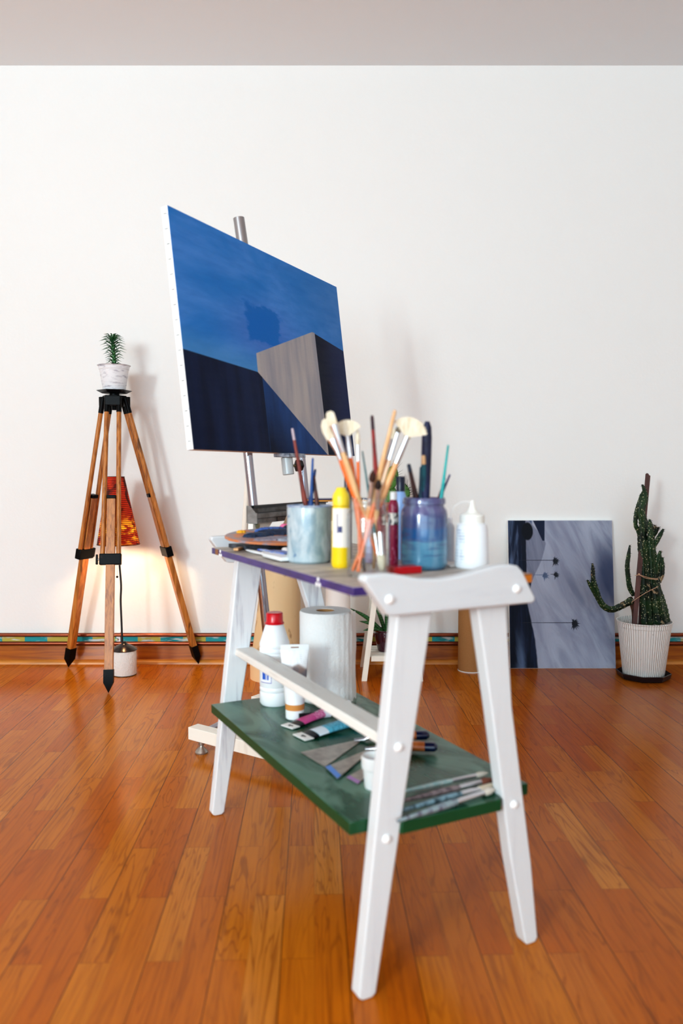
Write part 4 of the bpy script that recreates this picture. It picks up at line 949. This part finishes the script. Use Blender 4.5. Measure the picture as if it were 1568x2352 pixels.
brush('paint_brush', 'short violet-blue handle leaning right behind the turquoise brush', *J.put(1033, 1090, 1010, .01), 'round', worn('#2a2c68', '#1e2350'), .0035, flip=True, group=GB)
brush('paint_brush', 'short dark red handle crossing under the turquoise brush', *J.put(1022, 1098, 1002, .02), 'round', worn('#6e1c1a', '#4a1416'), .0035, flip=True, group=GB)
brush('paint_brush', 'thick brown handle with blue end leaning left in the blue jar', *J.put(938, 1066, 955, .0), 'round', worn('#4a221c', '#331614'), .0068, flip=True, group=GB, tipcol=worn('#1a2c4c', '#101d35'))
brush('paint_brush', 'short reddish-brown handle low at the left rim of the blue jar', *J.put(951, 1112, 941, .02), 'round', worn('#6d3026', '#4c1e1a'), .005, flip=True, group=GB)
brush('paint_brush', 'dark red handle just right of the thick navy handle in the blue jar', *J.put(986, 1090, 982, .02), 'round', worn('#581822', '#7c1e28'), .005, flip=True, group=GB)
# --- glue bottle
b = atz(1083, 1303, ZT); k = b.y / F; r = 39 * k; Z = lambda px: px * k
gb = thing('glue_bottle', 'white glue bottle with pointed nozzle at the right of the trolley top', 'bottle', b)
def glue_fn(g):
    x, y, z = g.xyz(); a = g.m('ARCTAN2', y, x)
    tx = g.ss(.2, .7, g.m('SINE', z * 1150.0)) * g.ss(.4, .55, g.noise((100, 100, 60), 2))
    m = g.ss(-2.95, -2.9, a) * g.ss(-2.15, -2.2, a) * g.ss(Z(12), Z(14), z) * g.ss(Z(92), Z(90), z)
    return g.mix(m * tx * .7, hexc('#eef0f4'), hexc('#6f7a9c'))
MB().lathe([(0, 0), (r * .92, 0), (r * 1.0, .004), (r * 1.0, .012), (r * .93, Z(88)), (r * .88, Z(98)), (r * .75, Z(102)), (r * .6, Z(104)), (0, Z(104))], n=56).done('bottle_body', mat('glue_plastic', fn=glue_fn, rough=.35), gb)
MB().lathe([(r * .70, Z(101)), (r * .72, Z(103)), (r * .72, Z(120)), (r * .66, Z(123)), (r * .5, Z(124)), (r * .36, Z(127)), (r * .2, Z(138)), (r * .13, Z(150)), (r * .13, Z(154)), (0, Z(154))], n=44).done('nozzle_cap', mat('cream_cap', '#efede6', rough=.4), gb)
strap = bez([Vector((-r * .1, 0, Z(150))), Vector((-r * .5, 0, Z(152))), Vector((-r * 1.05, 0, Z(140))), Vector((-r * 1.28, 0, Z(120))), Vector((-r * 1.1, 0, Z(103))), Vector((-r * .70, 0, Z(102)))], 24)
MB().tube(strap, .0007, 6).done('cap_strap', M_whitem, gb)
# --- flat things on the top
A = atz(887, 1311, ZT); B = atz(957, 1320, ZT)
c = (atz(925, 1316, ZT))
rbx = thing('red_box', 'flat red box lying behind the dipped front block', 'box', Vector((c.x, c.y, ZT)) , TA + math.radians(-4))
MB().box((-.027, -.018, .0003), (.029, .016, .013)).done('box_body', mat('red_gloss', fn=lambda g: g.mix(g.ss(.62, .7, g.noise((120, 120, 120), 2)) * .4, hexc('#b3101c'), hexc('#e98a8a')), rough=.25), rbx, bevel=.001)
o = MB().prism([(-.035, -.06), (.035, -.055), (.033, .06), (-.036, .05)], Matrix.Translation((0, 0, 0)), .004).done('white_card', mat('card_white', '#f6ece4', rough=.7), bevel=.0006)
o.location = T(.325, .13, ZT + .0002); o.rotation_euler = (0, 0, TA); o.location = T(.327, .235, ZT + .0002)
tag(o, 'small white card lying behind the glue bottle', 'card')
# palette
pz = .690
pc_ = T(.155, .655, pz + .002)
pa = thing('paint_palette', 'oval wooden palette covered with blue and grey paint at the rear', 'palette', pc_ - Vector((0, 0, .0)), (Matrix.Rotation(TA + math.radians(8), 4, 'Z') @ Matrix.Rotation(math.radians(6), 4, 'X')).to_3x3())
pol = []
for i in range(48):
    a = 2 * PI * i / 48; pol.append((.148 * math.cos(a) * (1 + .05 * math.cos(2 * a + .5)), .105 * math.sin(a)))
MB().prism(pol, Matrix.Identity(4), .005).done('palette_board', mat('palette_wood', fn=lambda g: g.mix(g.ss(.45, .6, g.noise((26, 26, 26), 3)), hexc('#c97a4a'), hexc('#8f8a96')), rough=.4), pa, bevel=.001)
def blob(par, x, y, L, W, hh, ang, col, z0=.005):
    M = Matrix.Translation((x, y, z0)) @ Matrix.Rotation(ang, 4, 'Z')
    n = 22; vs = []; hts = (0, .6, 1); mb = MB(); R = []
    seed = random.random() * 9
    for q, (s, h_) in enumerate(((1, 0), (.92, .55), (.6, .95))):
        R += [M @ Vector((L * s * math.cos(2 * PI * j / n) * (1 + .16 * math.sin(3 * j + seed)), W * s * math.sin(2 * PI * j / n) * (1 + .2 * math.sin(2.3 * j + seed)), hh * h_)) for j in range(n)]
    R.append(M @ Vector((0, 0, hh)))
    mb.hull(R, [(i * n + j, i * n + (j + 1) % n, (i + 1) * n + (j + 1) % n, (i + 1) * n + j) for i in range(2) for j in range(n)] + [(2 * n + j, 2 * n + (j + 1) % n, 3 * n) for j in range(n)] + [list(range(n))[::-1]])
    mb.done('paint_blob', worn(*col, (120, 120, 120)), par)
for x, y, L, W, hh, a, c in ((-.07, .01, .042, .018, .008, .1, ('#223a58', '#0f1f38')), (-.02, .045, .045, .015, .013, 0, ('#4a72c0', '#22345c')), (-.015, .02, .05, .016, .012, -.1, ('#26364f', '#141f33')), (.03, -.01, .03, .014, .009, .3, ('#1b2c44', '#2f3f58')),
    (.065, .01, .04, .02, .012, 0, ('#3f72dc', '#8fb0f0')), (.07, .055, .045, .02, .017, 0, ('#2c333e', '#1a2029')), (.04, .075, .015, .012, .014, 0, ('#e0709a', '#c23f62')), (.09, .04, .02, .014, .014, 0, ('#e35a4a', '#c94438')), (-.09, .06, .012, .006, .006, 0, ('#f0b020', '#d89010')),
    (.0, -.055, .06, .02, .005, 0, ('#8d93a0', '#b6bac4')), (-.06, -.035, .05, .018, .005, .2, ('#9a8f98', '#7c7a88')), (.08, -.05, .03, .02, .006, 0, ('#c8ccd6', '#9aa0b0'))):
    blob(pa, x, y, L, W, hh, a, c)
o = MB().prism([(-.06, -.03), (.085, -.03), (.085, .04), (-.075, .045)], Matrix.Identity(4), .009).done('sketch_pad', mat('dark_pad', fn=streak('#55565e', '#24252b', (40, 40, 40)), rough=.6), bevel=.001)
o.location = T(.115, .70, ZT + .0002); o.rotation_euler = (0, 0, TA); tag(o, 'dark grey pad under the wooden palette at the trolley rear', 'pad')
def pal_knife(name, label, a, b_, w0, w1, m, m2=None, z=.0, col2=None, th=.006):
    A, B = atz(*a, ZT + .004 + z), atz(*b_, ZT + .004 + z); t = thing(name, label, 'palette knife', A)
    d = B - A; L = d.length; d.normalize(); s = Vector((-d.y, d.x, 0))
    MB().tube([d * q for q in (0, L * .05, L * .25, L * .45)], [w0 * .4, w0 * .8, w0, w0 * .6], 14, flat=.6).done('handle', m, t)
    M = frame(d, s, Vector((0, 0, 1)))
    MB().prism([(L * .44, -w1 * .3), (L * .6, -w1), (L, -w1), (L, w1), (L * .6, w1), (L * .44, w1 * .3)], M @ Matrix.Translation((0, 0, -.001)), th).done('blade', m2 or m, t, bevel=.0008)
    if col2: blob(t, L * .78, 0, L * .16, w1 * .7, .005, 0, col2, th - .001) if False else None
    return t
pal_knife('plastic_palette_knife', 'white plastic palette knife nearest the purple trolley edge', (566, 1263), (662, 1287), .006, .017, M_whitepl, th=.007)
pal_knife('palette_knife', 'blue-smeared palette knife behind the white plastic one', (592, 1262), (664, 1272), .005, .015, worn('#a9aebd', '#4568c0'), worn('#8d95b0', '#3f66c8'), z=.006, th=.004)
o = MB().prism([(-.05, -.035), (.06, -.03), (.055, .04), (-.045, .035)], Matrix.Identity(4), .016).done('folded_cloth', mat('white_cloth', '#efe9e6', rough=.9), bevel=.005)
o.location = T(.135, .50, ZT + .0002); o.rotation_euler = (0, 0, TA); tag(o, 'folded white cloth left of the pale blue tumbler under the palette', 'cloth')
A = T(.035, .665, ZT + .0045)
o = thing('wooden_spatula', 'short orange-brown wooden stick under the white palette knife tip', 'stick', A, TA + .9)
MB().box((-.012, -.006, -.004), (.025, .006, .002)).done('stick_body', M_pe, o, bevel=.001)

# --- brushes lying at the front of the green shelf
GF = 'brushes lying along the front edge of the green shelf'
def lying(label, a, b_, kind, col, R, lift, **k):
    A, B = atz(*a, ZS + lift), atz(*b_, ZS + lift); brush('paint_brush', label, A, B, kind, col, R, group=GF, face=Vector((0, 0, 1)), **k)
M_sm = worn('#8f7f80', '#4a3a44'); M_si = worn('#b9c6c9', '#6f8288')
lying('silver brush with pale tip furthest back of the lying brushes', (905, 1822), (1122, 1775), 'round', worn('#9fc0c0', '#c9d0cc'), .0048, .006, Lb=.03, Lf=.05, bcol=mat('pale_tuft', '#cfc6ba', rough=.7))
lying('brown-banded brush second from the back of the lying brushes', (900, 1845), (1134, 1790), 'round', M_sm, .006, .0065, Lb=.03, Lf=.045, bcol=mat('rust_tuft', '#7a4634', rough=.7))
lying('grey-blue worn brush in the middle of the lying brushes', (898, 1868), (1136, 1802), 'flat', worn('#7c98a4', '#33464e'), .006, .0065, Lb=.035, Lf=.04)
lying('pale smeared brush at the very front edge of the green shelf', (912, 1886), (1138, 1812), 'round', worn('#8fa0a6', '#5d5568'), .006, .0065, Lb=.03, Lf=.06, bcol=mat('pale_tuft', '#cfc6ba'))

# ------------------------------------------------------------------ light
def area(name, loc, tgt, sx, sy, power, col):
    L = bpy.data.lights.new(name, 'AREA'); L.shape = 'RECTANGLE'; L.size = sx; L.size_y = sy; L.energy = power; L.color = col
    o = bpy.data.objects.new(name, L); C.objects.link(o); o.location = loc
    o.rotation_euler = (Vector(tgt) - Vector(loc)).to_track_quat('-Z', 'Y').to_euler(); return o
area('window_light_left', (-3.1, -3.6, 1.75), (-.2, 2.6, .9), .8, 1.1, 176, (.90, 1.11, 1.15))
area('ceiling_fill_uplight', (-1.3, -1.2, 1.7), (-1.1, .3, 3.4), 1.8, 1.8, 34, (.90, 1.10, 1.2))  # unseen uplight added to lighten the ceiling
area('rear_fill_light', (.6, -6.2, 1.5), (0, 3, 1.1), 5.0, 2.0, 108, (.81, 1.10, 1.36))  # broad unseen fill added behind the camera, not a window
bpy.data.objects['rear_fill_light'].location.x = -1.2
L = bpy.data.lights.new('lamp_bulb', 'POINT'); L.energy = 4.2; L.color = (1, .72, .38); L.shadow_soft_size = .022
o = bpy.data.objects.new('lamp_bulb_light', L); C.objects.link(o); o.location = lb + sc_b + Vector((0, 0, .035))
W = bpy.data.worlds.new('world'); bpy.context.scene.world = W; W.use_nodes = True
W.node_tree.nodes['Background'].inputs[0].default_value = (.66, .93, 1, 1); W.node_tree.nodes['Background'].inputs[1].default_value = 1.5

# ------------------------------------------------------------------ camera
cam = bpy.data.cameras.new('camera'); co = bpy.data.objects.new('camera', cam); C.objects.link(co)
cam.sensor_fit = 'VERTICAL'; cam.sensor_height = 36; cam.lens = F / 2352 * 36; cam.clip_start = .05
co.location = (0, 0, H); co.rotation_euler = (PI / 2 - PITCH, math.radians(0), 0)
cam.dof.use_dof = True; cam.dof.focus_distance = 2.75; cam.dof.aperture_fstop = 2.4
bpy.context.scene.camera = co
sc = bpy.context.scene
sc.view_settings.view_transform = 'Standard'; sc.view_settings.look = 'Medium High Contrast'; sc.view_settings.exposure = -.19; sc.view_settings.gamma = 1
sc.cycles.max_bounces = 10; sc.cycles.diffuse_bounces = 5; sc.cycles.glossy_bounces = 4; sc.cycles.transmission_bounces = 10; sc.cycles.transparent_max_bounces = 12
sc.cycles.caustics_reflective = False; sc.cycles.caustics_refractive = False; sc.cycles.sample_clamp_indirect = 4
sc.cycles.use_denoising = True
